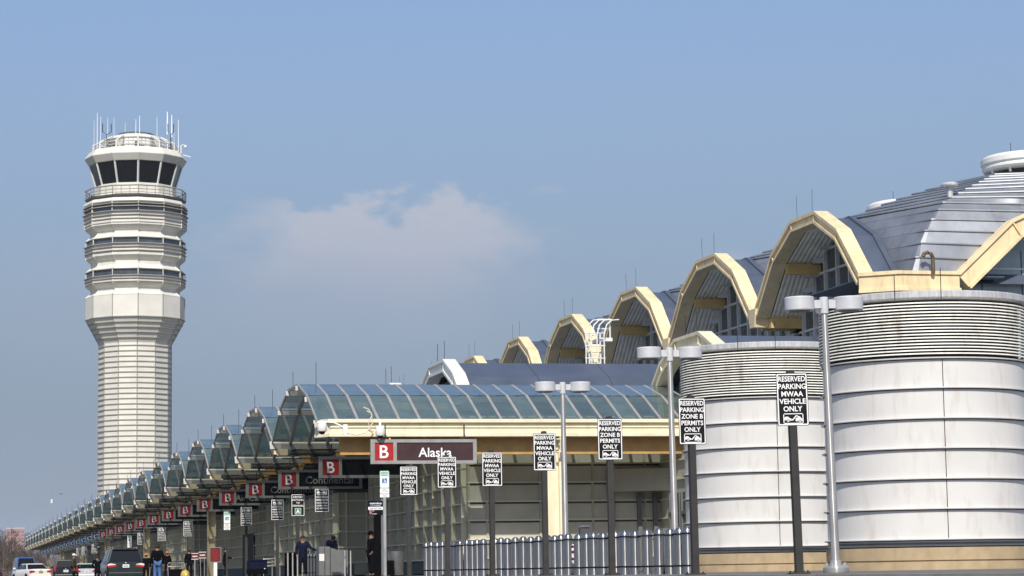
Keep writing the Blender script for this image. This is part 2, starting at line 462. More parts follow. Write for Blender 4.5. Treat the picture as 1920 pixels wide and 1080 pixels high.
    for i in range(N*3):
        a = ph+2*PI*i/(N*3)
        r = R(47.4)*math.cos(PI/12)/math.cos(((a-ph) % (PI/6))-PI/12)
        rs.tube([(r*math.cos(a),r*math.sin(a),Z(283)),(r*math.cos(a),r*math.sin(a),Z(257))], .04, 4)
    rs.lathe([(R(47.5),Z(270)-.04),(R(48),Z(270)),(R(47.5),Z(270)+.04)], N, phase=ph, caps=False)
    rs.build('roof_house_seams', M['tower_rib'], t)
    seg('roof_lid', [(30,246.5),(33,246),(33.5,243.4),(30,242.6)], M['tower_dark'], n=32)
    # parapet frames: raking struts and a ring rail
    st = MB()
    for i in range(N):
        a = ph + 2*PI*i/N; c, s_ = math.cos(a), math.sin(a)
        q = R(80)
        st.tube([(q*c,q*s_,Z(282)),(q*c,q*s_,Z(267)),(R(52)*c,R(52)*s_,Z(253))], .2, 5)
        st.tube([(R(66)*c,R(66)*s_,Z(282)),(R(66)*c,R(66)*s_,Z(260))], .16, 5)
    st.tube([(R(80)*math.cos(ph+2*PI*i/N), R(80)*math.sin(ph+2*PI*i/N), Z(274)) for i in range(N+1)], .08, 4, caps=False)
    st.tube([(R(80)*math.cos(ph+2*PI*i/N), R(80)*math.sin(ph+2*PI*i/N), Z(268)) for i in range(N+1)], .1, 4, caps=False)
    st.build('parapet_frame', M['tower'], t)
    # equipment on the roof terrace
    eq = MB(); rnd = random.Random(5)
    for i in range(14):
        a = rnd.uniform(0,2*PI); r = R(rnd.uniform(58,74))
        w = rnd.uniform(.3,.6); x, y = r*math.cos(a), r*math.sin(a)
        eq.box(x-w,x+w,y-w,y+w,Z(283),Z(283)+rnd.uniform(.8,2.2))
    eq.build('roof_equipment', M['grey'], t)
    # whip antennas: (px offset, top py, foot py, thick, depth side)
    for dx, y0, y1, th, sd in ((-79,218,276,.05,-1),(-74,208,275,.09,-1),(-64,202,246,.06,1),(-50,202,243,.06,1),(-40,208,250,.05,1),(-18,214,245,.05,1),
                               (-3,220,279,.09,-1),(4,213,279,.09,-1),(41,204,250,.06,1),(55,206,242,.17,-1),(64,210,246,.14,-1),(74,216,270,.05,1),(79,214,272,.09,-1)):
        b = MB(); x = R(dx); rad = R(80) if abs(dx) > 45 else R(46)
        yy = sd*math.sqrt(max(rad*rad - x*x, 1))*.8
        b.tube([(x,yy,Z(y1)-.8),(x,yy,Z(y1)+.6*(Z(y0)-Z(y1))),(x,yy,Z(y0))], [th*.9,th*.7,th*.55], 6)
        b.build('antenna', M['white'], t)
    for x0, x1, y in ((-66,-50,246),(55,66,243)):
        fk = MB(); a, c = R(x0), R(x1); z = Z(y)
        fk.tube([(a,-6,z+1.2),(a,-6,z-.4),((a+c)/2,-6,z-1),(c,-6,z-.4),(c,-6,z+1.2)], .09, 5)
        fk.tube([((a+c)/2,-6,z-1),((a+c)/2,-6,Z(280))], .1, 5); fk.build('antenna_fork', M['post'], t)
    cc = MB(); x = R(84); cc.tube([(x,-1,Z(279)),(x,-1,Z(264)),(x+.5,-1,Z(262)),(x+.9,-1,Z(264))], .14, 6); cc.ball((x+.9,-1,Z(266)), .32, 8, 6)
    cc.tube([(x+.4,-1,Z(282)),(x+1.9,-1,Z(286))], .12, 5); cc.build('roof_camera', M['camwhite'], t)
tower()

# ================================================================= TERMINAL HALL
T = thing('terminal_building', 'long airport terminal with yellow arch frames, stepped metal domes and panelled walls', 'building', (0,0,.065))
def sec(yc, sc=1., zt=15.25, half=None, drop=0., inset=0.):
    """arch outline (y, z) from the near foot over the crown to the far foot"""
    pts = [(-6.62,11.85),(-4.15,14.1),(-1.5,15.25),(1.5,15.25),(4.15,14.1),(6.62,11.85)]
    return [(yc + y*sc, zt + (z-15.25)*sc) for y, z in pts]
def inset(poly, d):
    out = []
    n = len(poly)
    for i in range(n):
        def nrm(a, c):
            dx, dz = c[0]-a[0], c[1]-a[1]; L = math.hypot(dx,dz); return (dz/L, -dx/L)
        if i == 0: nn = [nrm(poly[0], poly[1])]
        elif i == n-1: nn = [nrm(poly[-2], poly[-1])]
        else: nn = [nrm(poly[i-1], poly[i]), nrm(poly[i], poly[i+1])]
        if len(nn) == 1: out.append((poly[i][0]+nn[0][0]*d, poly[i][1]+nn[0][1]*d))
        else:
            bx, bz = nn[0][0]+nn[1][0], nn[0][1]+nn[1][1]; L2 = (bx*bx+bz*bz)
            k = 2*d/L2
            out.append((poly[i][0]+bx*k, poly[i][1]+bz*k))
    return out
def swap_prism(b, poly, axis, a, c): b.prism(poly, axis, a, c)

def arch_frame(poly, axis, a0, a1, parent, mat, depth=.85, name='arch_frame'):
    """welded plate arch: outer flange, web, inner flange"""
    i1 = inset(poly, .14); i2 = inset(poly, depth-.12); i3 = inset(poly, depth)
    b = MB()
    b.ring_prism(poly, i1, axis, a0, a1)
    b.ring_prism(i1, i2, axis, a0+.10, a1-.06)
    b.ring_prism(i2, i3, axis, a0, a1)
    # stiffener plates at the nodes
    for k in range(len(poly)):
        p, q = i1[k], i2[k]
        dx, dz = q[0]-p[0], q[1]-p[1]; L = math.hypot(dx,dz); tx, tz = -dz/L*.03, dx/L*.03
        b.prism([(p[0]+tx,p[1]+tz),(p[0]-tx,p[1]-tz),(q[0]-tx,q[1]-tz),(q[0]+tx,q[1]+tz)], axis, a0+.02, a0+.12)
    return b.build(name, mat, parent)
def corrugated(a, c, axis, x0, x1, pitch=.3, amp=.035):
    """corrugated sheet between two section points, ribs running across the x direction"""
    n = int((x1-x0)/pitch)*4
    dy, dz = c[0]-a[0], c[1]-a[1]; L = math.hypot(dy,dz); ny, nz = dz/L, -dy/L
    A = []; B = []
    for i in range(n+1):
        x = x0 + (x1-x0)*i/n; o = amp*(1 if (i % 4) in (1,2) else 0)
        if axis == 'x':
            A.append((x, a[0]+ny*o, a[1]+nz*o)); B.append((x, c[0]+ny*o, c[1]+nz*o))
        else:
            A.append((a[0]+ny*o, x, a[1]+nz*o)); B.append((c[0]+ny*o, x, c[1]+nz*o))
    return A, B

HALLX = 36.0; GSET = 2.25
def hall_bay(yc, first):
    P = sec(yc)
    arch_frame(P, 'x', HALLX, HALLX+.66, T, M['gold'], depth=.52)
    S_ = inset(P, .5)
    so = MB()
    for k in range(5):
        A, B = corrugated(S_[k], S_[k+1], 'x', HALLX+.72, HALLX+GSET, .2, .03); so.strip(A, B)
    so.build('soffit', M['soffit'], T)
    # cross purlins at the nodes
    for k in (1, 4, 5, 0):
        y, z = S_[k]
        b = MB(); b.box(HALLX+.66, HALLX+GSET, y-.16, y+.16, z-.50, z-.05)
        for j in range(4): b.box(HALLX+.85+j*.36, HALLX+1.05+j*.36, y-.19, y+.19, z-.05, z+.02)
        b.build('purlin', M['gold_shaded'], T)
    # gable glazing
    X = HALLX+GSET
    G = inset(P, .5)
    w = MB(); w.prism([(yc-6.9,7.35)] + G + [(yc+6.9,7.35)], 'x', X+.02, X+.06); wo = w.build('gable_window', M['gable_glass'], T)
    f = MB()
    def ztop(y):
        for k in range(5):
            if G[k][0] <= y <= G[k+1][0]:
                t = (y-G[k][0])/(G[k+1][0]-G[k][0]); return G[k][1]+t*(G[k+1][1]-G[k][1])
        return 10.8
    for j in range(-4, 5):
        y = yc + j*1.5
        f.box(X-.14, X+.16, y-.06, y+.06, 7.35, ztop(y))
    for z in (8.4, 9.6, 10.8, 12.0, 13.2, 14.2):
        ys = [y for y in [yc-6.6+.1*i for i in range(133)] if ztop(y) > z or z < 11]
        if ys: f.box(X-.10, X+.14, min(ys), max(ys), z-.05, z+.05)
    f.build('mullions', M['mullion'], wo)
    # dark hall interior seen through the glass
    # roof skin of the arch
    Ro = [(y, z-.28) for y, z in inset(P, .02)]
    r = MB()
    for k in range(5):
        y0, z0 = Ro[k]; y1, z1 = Ro[k+1]
        xs = [HALLX+.72, HALLX+2.4, HALLX+4.6, HALLX+8.5]
        for j in range(3):
            r.add([(xs[j],y0,z0),(xs[j+1]-.04,y0,z0),(xs[j+1]-.04,y1,z1),(xs[j],y1,z1)], [(0,1,2,3)])
            r.add([(xs[j+1]-.04,y0,z0+.03),(xs[j+1],y0,z0+.03),(xs[j+1],y1,z1+.03),(xs[j+1]-.04,y1,z1+.03)], [(0,1,2,3)])
            r.add([(xs[j+1]-.04,y0,z0),(xs[j+1]-.04,y0,z0+.03),(xs[j+1]-.04,y1,z1+.03),(xs[j+1]-.04,y1,z1)], [(0,1,2,3)])
    r.build('roof_vault', M['roof'], T)
    jn = MB()
    for x in (HALLX+2.4, HALLX+4.6):
        for k in range(5):
            y0, z0 = Ro[k]; y1, z1 = Ro[k+1]
            jn.add([(x-.06,y0,z0+.034),(x-.02,y0,z0+.034),(x-.02,y1,z1+.034),(x-.06,y1,z1+.034)], [(0,1,2,3)])
    jn.build('roof_joint', M['joint_shade'], T)
    fl = MB(); fl.ring_prism([(y, z-.19) for y, z in inset(P, .0)], [(y, z-.35) for y, z in inset(P, .02)], 'x', HALLX+1.62, HALLX+1.86); fl.build('valley_flashing', M['roof'], T)
    # valley gutter cap
    v = MB(); v.prism([(yc+6.35,11.9),(yc+7.45,11.9),(yc+7.2,11.05),(yc+6.6,11.05)], 'x', HALLX-.02, HALLX+3.5); v.build('valley_gutter', M['gold'], T)
    for dy in (-.6, 1.3):
        l = MB(); l.tube([(HALLX+.3,yc+dy,15.2),(HALLX+.3,yc+dy*1.05,16.35)], .010, 5); l.build('lightning_rod', M['post'], T)
# dome with lapped bands
def dome_H(u, v):
    a = max(abs(u), abs(v)); c = min(abs(u), abs(v))
    mid = 17.35 - 2.05*(a/8)**1.6
    if a < 1e-6: return mid
    return mid - 3.0*(a/9)**4.5*(c/a)**1.5
LEV = [11.9,12.5,13.1,13.65,14.15,14.6,14.95,15.25,15.52,15.8,16.05,16.3,16.5,16.7,16.88,17.05]
HIP = [(11.9,8.5,7.45),(13.0,8.05,7.25),(13.7,7.65,7.0),(14.4,7.1,6.7),(14.9,6.6,6.35),(15.4,5.7,5.5),(15.9,4.6,4.5),(16.8,2.6,2.5),(17.1,1.75,1.75)]
def hip(z):
    for (z0,u0,v0),(z1,u1,v1) in zip(HIP, HIP[1:]):
        if z <= z1:
            t = max(0,(z-z0)/(z1-z0)); return u0+t*(u1-u0), v0+t*(v1-v0)
    return HIP[-1][1:]
def contour(z, cu, sv, zv=None):
    """plan radius of the level line: straight runs between the hips and the arch crowns"""
    U, V = hip(z)
    A = 8*(max(0., 17.35-z)/2.05)**(1/1.6)
    if z < 15.2:
        zz = (z if zv is None else zv) + .36
        vs = 6.62 - (zz-11.85)*2.47/2.25 if zz < 14.1 else max(1.5, 4.15 - (zz-14.1)*2.65/1.15)
        Vm = min(V, 6.95)
        q = [(6.3,0),(6.3,vs),(8.7,vs+.03),(U,V),(vs+.03,Vm),(vs,6.0),(0,6.0)]
    else: q = [(min(A,8.7),0),(U,V),(0,min(A,6.95))]
    best = 0
    cu, sv = abs(cu), abs(sv)
    for (x0,y0),(x1,y1) in zip(q, q[1:]):
        # solve r*(cu,sv) = p0 + t*(p1-p0)
        dx, dy = x1-x0, y1-y0
        det = cu*(-dy) + dx*sv
        if abs(det) < 1e-9: continue
        r = (x0*(-dy) + dx*y0)/det
        t = (cu*y0 - sv*x0)/det
        if -1e-6 <= t <= 1+1e-6 and r > best: best = r
    return best or 6.4
def dome(xc, yc):
    NA = 480
    def rad(th, z, zv=None):
        lo, hi = .5, 12.5
        cu, sv = math.cos(th), math.sin(th)
        return contour(z, cu, sv, zv)
    b = MB(); j = MB()
    ths = [2*PI*i/NA + PI/4 for i in range(NA)]
    for k in range(len(LEV)-1):
        z0, z1 = LEV[k], LEV[k+1]
        zq = z0 + .8*(z1-z0)
        def ringp(z_, dr, dz, zv=None): return [(xc+(rad(t,z_,zv)+dr)*math.cos(t), yc+(rad(t,z_,zv)+dr)*math.sin(t), z_+dz) for t in ths]
        B = ringp(z1, -.02, -.01); A = ringp(z0, .05, .05, zq); C = ringp(z0, .055, .0, zq); D_ = ringp(z0, -.04, -.015, zq)
        b.strip(A, B, True); b.strip(C, A, True); b.strip(D_, C, True)
    z = LEV[-1]
    b.add([(xc+rad(t,z)*math.cos(t), yc+rad(t,z)*math.sin(t), z+.05) for t in ths], [tuple(range(NA))])
    d = b.build('dome', M['dome'], T, smooth=True, ang=9)
    xc += .4
    o = MB(); o.lathe([(1.5,16.9),(1.5,17.5)], 32, (xc,yc,0)); o.build('oculus_louver', M['joint_shade'], d)
    o = MB(); o.lathe([(1.6,17.44),(2.02,17.46),(2.12,17.55),(2.12,17.62),(2.09,17.66),(2.09,17.75),(2.17,17.78),(2.17,17.98),(2.02,18.12),(.0,18.2)], 40, (xc,yc,0)); o.build('oculus_cap', M['camwhite'], d, smooth=True)
    s_ = MB()
    for i in range(10):
        a = 2*PI*i/10; s_.tube([(xc+1.7*math.cos(a),yc+1.7*math.sin(a),16.95),(xc+1.85*math.cos(a),yc+1.85*math.sin(a),17.5)], .06, 5)
    s_.build('oculus_strut', M['camwhite'], d)
    l = MB(); l.tube([(xc-.9,yc,18.1),(xc-.9,yc,18.75)], .014, 4); l.build('lightning_rod', M['post'], d)
HY = 97.9
for k in range(8):
    hall_bay(HY + MOD*k, k == 0)
for k in range(4):
    dome(46.5, HY + MOD*k)
# south gable of the end bay
Psx = [(46.5 + y, z) for y, z in sec(0)]
SY = 90.3
arch_frame(Psx, 'y', SY, SY+.6, T, M['gold'])
S_ = inset(Psx, .45)
so = MB()
for k in range(5):
    A, B = corrugated(S_[k], S_[k+1], 'y', SY+.6, SY+1.7); so.strip(A, B)
so.build('soffit', M['soffit'], T)
w = MB(); w.prism([(39.6,7.3)] + inset(Psx, .5) + [(53.4,7.3)], 'y', SY+1.5, SY+1.54); wo = w.build('gable_window', M['pale_glass'], T)
f = MB()
for z in (8.5,9.75,11.0,12.25,13.5,14.4): 
    hw = 6.2 if z < 11.4 else max(.8, 6.2-(z-11.3)*1.12 if z < 13.8 else 3.0)
    f.box(46.5-hw, 46.5+hw, SY+1.46, SY+1.56, z-.035, z+.035)
f.build('mullions', M['white_metal'], wo)
f2 = MB()
for x in (41.6,43.4,45.2,47,48.8,50.6): f2.box(x-.015, x+.015, SY+1.475, SY+1.55, 7.3, 13)
f2.build('glass_joints', M['joint_shade'], wo)
# corner fascia between west and south arches
fa = MB()
fa.box(37.35,39.95,SY,SY+.08,11.22,11.8); fa.box(37.3,40.0,SY-.07,SY+.12,11.78,11.92); fa.box(37.3,40.0,SY-.05,SY+.12,11.10,11.24)
fa.prism([(36.0,91.35),(37.35,SY),(37.35,SY+.1),(36.1,91.45)], 'z', 11.22, 11.8)
fa.prism([(35.95,91.30),(37.33,SY-.07),(37.33,SY+.14),(36.2,91.5)], 'z', 11.78, 11.93)
fa.prism([(35.97,91.32),(37.33,SY-.05),(37.33,SY+.14),(36.2,91.5)], 'z', 11.10, 11.24)
fa.build('eave_fascia', M['gold'], T)
so = MB(); so.prism([(36.2,91.5),(37.4,SY+.15),(42,SY+.15),(42,98),(36.2,98)], 'z', 11.72, 11.76)
so.build('eave_roof', M['roof'], T)
# south roof vault
r = MB()
Ro = [(x, z-.28) for x, z in Psx]
for k in range(5):
    x0, z0 = Ro[k]; x1, z1 = Ro[k+1]
    r.add([(x0,SY+.5,z0),(x0,SY+7,z0),(x1,SY+7,z1),(x1,SY+.5,z1)], [(0,1,2,3)])
r.build('roof_vault', M['dome'], T)
# corner window wall west of the pale gable
w = MB(); w.box(38.6,39.6,SY+1.5,SY+1.54,7.3,11.1); w.box(39.56,39.6,SY+1.54,HY-6.8,7.3,11.1); w.build('corner_window', M['pale_glass'], T)
# hall body behind and below
w = MB(); w.box(40.2,58,SY+2.2,HY+MOD*24,0,7.3); w.build('hall_wall', M['wall'], T)
w = MB(); w.box(52.9,58,SY+2.4,HY+MOD*8,7.3,11.5); w.build('rear_wall', M['wall'], T)
# rear arcade roof beyond the modelled domes keeps the line of the hall
r = MB()
for k in range(8, 24):
    P = [(y, z-.2) for y, z in sec(HY+MOD*k)]
    for q in range(5):
        r.add([(36.3,P[q][0],P[q][1]),(56,P[q][0],P[q][1]),(56,P[q+1][0],P[q+1][1]),(36.3,P[q+1][0],P[q+1][1])], [(0,1,2,3)])
r.build('far_roof_vaults', M['roof'], T)
# things on the roof
b = MB(); b.tube([(38.75,90.15,11.8),(38.75,90.15,12.45),(38.68,90.15,12.6),(38.53,90.15,12.66),(38.38,90.15,12.6),(38.33,90.15,12.48)], .085, 8, caps=True); b.build('gooseneck_vent', M['pipe'], T, smooth=True)
b = MB(); b.tube([(40.6,92.4,14.4),(40.6,92.4,15.75)], .12, 10); b.lathe([(.13,0),(.34,.06),(.36,.12),(.30,.2),(0,.26)], 14, (40.6,92.4,15.72)); b.build('roof_flue', M['galv'], T, smooth=True)

# lower hall roof
b = MB(); b.box(21.5,40.2,99.2,HY+MOD*24,6.9,7.3); b.build('lower_roof', M['roof'], T)
# mid-level vaults
def mid_vault(yc, x0, frame_mat):
    P = [(yc-6.3,7.0),(yc-5.2,8.1),(yc-3.9,8.98),(yc-1.7,9.8),(yc+1.7,9.8),(yc+3.9,8.98),(yc+5.2,8.1),(yc+6.3,7.0)]
    arch_frame(P, 'x', x0, x0+.6, T, frame_mat, depth=.6)
    r = MB(); jn = MB(); Ro = [(y, z-.18) for y, z in P]
    n = max(2, int((HALLX+.4-x0)/2.6)); xs = [x0+.6+(HALLX+3.4-x0-.6)*i/n for i in range(n+1)]
    for k in range(7):
        y0, z0 = Ro[k]; y1, z1 = Ro[k+1]
        r.add([(x0+.6,y0,z0),(HALLX+3.5,y0,z0),(HALLX+3.5,y1,z1),(x0+.6,y1,z1)], [(0,1,2,3)])
        for x in xs[1:]:
            jn.add([(x-.015,y0,z0+.006),(x+.015,y0,z0+.006),(x+.015,y1,z1+.006),(x-.015,y1,z1+.006)], [(0,1,2,3)])
    r.build('roof_vault', M['roof'], T); jn.build('roof_joint', M['joint_shade'], T)
    g = MB(); g.prism([(p[0], p[1]) for p in inset(P, .55)], 'x', x0+1.0, x0+1.1); g.build('vault_end_wall', M['white_metal'], T)
    lv = MB()
    for i in range(9): lv.box(x0+.86, x0+.98, yc-3.4+.05*i, yc+3.4-.05*i, 7.3+i*.2, 7.38+i*.2)
    lv.build('vault_louver', M['grey'], T)
    for dy in (-.7, .9):
        l = MB(); l.tube([(x0+.3,yc+dy,9.75),(x0+.3,yc+dy,10.75)], .013, 4); l.build('lightning_rod', M['post'], T)
mid_vault(96.0, 30.0, M['cream'])
for k in range(3): mid_vault(109.5+MOD*k, 22.0, M['camwhite'])
# white cage ladder
b = MB()
lx, ly = 29.75, 110.6
for dx in (0, .55):
    b.tube([(lx+dx,ly,9.5),(lx+dx,ly,11.35)], .045, 6)
for i in range(7): b.tube([(lx,ly,9.6+i*.27),(lx+.55,ly,9.6+i*.27)], .02, 5)
for dx in (0, .28, .55, .9):
    b.tube([(lx+dx-.25,ly-.35,9.6),(lx+dx-.25,ly-.35,11.2),(lx+dx-.1,ly-.3,11.7),(lx+dx+.2,ly-.1,11.95),(lx+dx+.6,ly,12.0)], .035, 6)
for z in (10.1,10.7,11.3): b.tube([(lx-.3,ly-.35,z),(lx+.7,ly-.35,z)], .03, 6)
for z in (11.55,12.0): b.tube([(lx+.4,ly,z),(lx+1.05,ly,z),(lx+1.05,ly+1.5,z)], .04, 6)
b.tube([(lx+1.05,ly,11.1),(lx+1.05,ly,12.0)], .04, 6)
b.box(lx+.5,lx+1.15,ly-.05,ly+1.5,10.95,11.12)
b.build('cage_ladder', M['camwhite'], T)
b = MB()
for i in range(4): b.tube([(39.0+i*.25,113.2,14.7),(39.0+i*.25,113.2,15.15),(39.2+i*.25,113.2,15.5),(39.6+i*.25,113.2,15.6)], .03, 5)
b.build('roof_handrail', M['camwhite'], T)

# ---- ground floor facade
FX = 21.2; FY = 98.8
w = MB(); w.box(FX,29.6,FY,FY+.3,.55,6.6); w.build('end_wall', M['end_wall'], T)
w = MB(); w.box(FX-.02,29.6,FY-.05,FY+.32,-.1,.55); w.build('end_wall_base', M['base'], T)
f = MB()
for z in (.62,1.41,2.2,2.99,3.78,4.57,5.36): f.box(FX-.05,29.6,FY-.10,FY,z-.03,z+.035)
f.build('end_wall_ledges', M['wall_fin'], T)
f = MB()
for z in (.62,1.41,2.2,2.99,3.78,4.57,5.36): f.box(FX-.04,29.58,FY-.012,FY+.01,z-.11,z-.035)  # dark strip along the underside of each ledge
f.build('end_wall_underlines', M['dgrey'], T)
f = MB()
for x in (FX+.02,22.0,24.3,26.6,28.9): f.box(x-.045,x+.045,FY-.06,FY,.6,6.2)
f.build('end_wall_seams', M['wall'], T)
# road-side facade with fins
def facade(y0, y1, x, z1, door=None):
    w = MB(); w.box(x,x+.25,y0,y1,.55,z1); w.build('side_wall', M['wall'], T)
    pl = MB(); pl.box(x-.03,x+.27,y0,y1,0,.55); pl.build('side_wall_base', M['dgrey'], T)
    f = MB(); n = int((y1-y0)/1.95)
    for i in range(n+1):
        y = y0 + .1 + (y1-y0-.2)*i/n
        f.prism([(x+.01,y-.04),(x-.22,y-.04),(x-.22,y+.04),(x+.01,y+.04)], 'z', .6, z1)
        if y0 < 196: f.build('facade_fin', M['wall_fin'], T); f = MB()
    if y0 >= 196: tag(f.build('far_facade_fins', M['wall_fin'], T), kind='stuff')
    l = MB()
    z = .62
    while z < z1: l.box(x-.2,x,y0,y1,z-.03,z+.03); z += .76
    l.build('facade_ledges', M['wall_fin'], T)
def vestibule(y0, y1, z1=4.2):
    facade(y0, y1, 19.4, z1)
    w = MB(); w.box(19.4,FX,y0-.15,y0,.0,z1); w.build('vestibule_end', M['wall'], T)
    f = MB()
    for z in (.62,1.41,2.2,2.99,3.78): f.box(19.35,FX,y0-.22,y0-.15,z-.035,z+.035)
    for x in (19.42,19.85,20.9): f.box(x-.04,x+.04,y0-.21,y0-.15,.6,z1)
    f.build('vestibule_ledges', M['wall_fin'], T)
    r = MB(); r.box(19.2,FX,y0-.2,y1,z1,z1+.15); r.build('vestibule_roof', M['dgrey'], T)
def opening(y0, y1, x, z1=3.0):
    d = MB(); d.box(x-.26,x-.23,y0,y1,.02,z1); d.build('doorway', M['dark_room'], T)
facade(FY+.34, 122.3, FX, 6.6)
vestibule(122.5, 145.5)
facade(145.52, 196.8, FX, 6.6); opening(170,176.5,FX)
vestibule(197, 224); facade(224, 272, FX, 6.6); vestibule(272, 300); facade(300, 350, FX, 6.6); vestibule(350, 378); facade(378, HY+MOD*26, FX, 6.6)
# east return with doors beside the ventilation drums
w = MB(); w.box(29.6,29.9,84,FY+.3,-.1,6.4); w.build('return_wall', M['end_wall'], T)
f = MB()
for z in (.62,1.41,2.2,2.99,3.78,4.57,5.36): f.box(29.5,29.6,84,FY-.1,z-.03,z+.03)
f.build('return_wall_ledges', M['wall_fin'], T)
w = MB(); w.prism([(27.2,FY-.12),(27.8,FY-.6),(28.7,FY-1.1),(29.6,FY-1.5),(29.6,FY-1.3),(28.8,FY-.9),(28.0,FY-.45),(27.6,FY-.12)], 'z', 3.35, 4.3); w.prism([(27.6,FY-.12),(28.0,FY-.45),(28.8,FY-.9),(29.6,FY-1.3),(29.6,FY-.12)], 'z', 4.1, 4.15); w.build('door_canopy', M['wall'], T)
for i in range(3):
    d = MB(); y = 92.0+i*1.7; d.box(29.45,29.6,y,y+1.5,.0,3.2); do = d.build('door', M['door'], T)
    fr = MB(); fr.box(29.38,29.46,y,y+.1,0,3.2); fr.box(29.38,29.46,y+1.4,y+1.5,0,3.2); fr.box(29.38,29.46,y+.1,y+1.4,2.3,2.42); fr.build('door_frame', M['grey'], do)
for x in (27.4,28.6,29.3):
    d = MB(); d.box(x-.09,x+.09,FY-.3,FY-.12,0,3.3); d.build('door_post', M['grey'], T)

# ================================================================= VENTILATION DRUMS
def drum(loc, label):
    t = thing('ventilation_drum', label, 'vent tower', loc, group='ventilation drums beside the terminal')
    R_ = 2.74; NS = 96
    RZ = [5.43,4.66,3.88,3.11,2.33,1.56,.78]
    w = MB(); w.lathe([(R_-.03,.6),(R_-.03,5.45)], NS, caps=False); w.build('drum_wall', M['white_metal'], t, smooth=True)
    r = MB()
    for z in RZ:
        r.lathe([(R_-.04,z-.016),(R_+.055,z-.018),(R_+.06,z-.008),(R_+.06,z+.010),(R_+.02,z+.020),(R_-.04,z+.03)], NS, caps=False)
    r.build('drum_rings', M['white_metal'], t, smooth=True)
    j = MB()
    for z in RZ: j.lathe([(R_-.04,z-.017),(R_-.018,z-.019),(R_-.018,z-.042),(R_-.04,z-.044)], NS, caps=False)  # dark bands painted where each ring's shadow falls
    j.build('ring_shadow_bands', M['joint_shade'], t, smooth=True)
    i = MB(); i.lathe([(R_-.2,5.4),(R_-.2,6.95)], NS); i.build('drum_core', M['joint_shade'], t, smooth=True)
    l = MB(); n = 17; z0 = 5.52; dz = (6.92-z0)/n
    for k in range(n):
        z = z0 + k*dz
        l.lathe([(R_-.03,z+.004),(R_+.055,z),(R_+.06,z+.006),(R_+.045,z+dz*.44),(R_+.0,z+dz*.48),(R_-.01,z+dz*.40)], NS, caps=False)
    l.build('louver', M['louver'], t, smooth=True)
    c = MB(); c.lathe([(R_-.1,6.93),(R_+.05,6.95),(R_+.12,7.0),(R_+.12,7.14),(R_+.09,7.17),(R_-.3,7.17),(0,7.1)], NS); c.build('rim_cap', M['galv'], t, smooth=True)
    p = MB(); p.lathe([(R_+.02,0),(R_+.02,.2),(R_-.02,.21),(R_-.02,.24),(R_+.02,.25),(R_+.02,.57)], NS, caps=False); p.build('plinth', M['plinth'], t, smooth=True)
    p = MB(); p.lathe([(R_-.08,.56),(R_-.08,.64)], NS, caps=False); p.lathe([(R_+.06,.665),(R_-.06,.66),(R_-.06,.70),(R_+.06,.695)], NS, caps=False); p.build('base_joint', M['joint_shade'], t, smooth=True)
    # sheet seam, facing the camera side of the drum
    a = math.radians(-102.4)
    s_ = MB()
    ca, sa = math.cos(a), math.sin(a)
    for z0_, z1_ in zip([.74]+RZ[::-1][1:], [z-.04 for z in RZ[::-1][1:]]+[5.4]):
        if z1_-z0_ < .05: continue
        s_.tube([((R_-.026)*ca,(R_-.026)*sa,z0_),((R_-.026)*ca,(R_-.026)*sa,z1_)], .011, 4)
    s_.build('sheet_seam', M['joint_shade'], t)
    for da in (-24, 0):
        l = MB(); aa = a+math.radians(da); l.tube([((R_+.13)*math.cos(aa),(R_+.13)*math.sin(aa),6.95),((R_+.13)*math.cos(aa),(R_+.13)*math.sin(aa),7.6 if da else 7.75)], .012, 4); l.build('lightning_rod', M['post'], t)
    t.scale = (1,1,1.01)
    return t
drum((25.72,60.75,0), 'nearest white ventilation drum with louvered top at the right edge')
drum((26.03,74.6,0), 'farther white ventilation drum with louvered top behind the zone B permit sign')
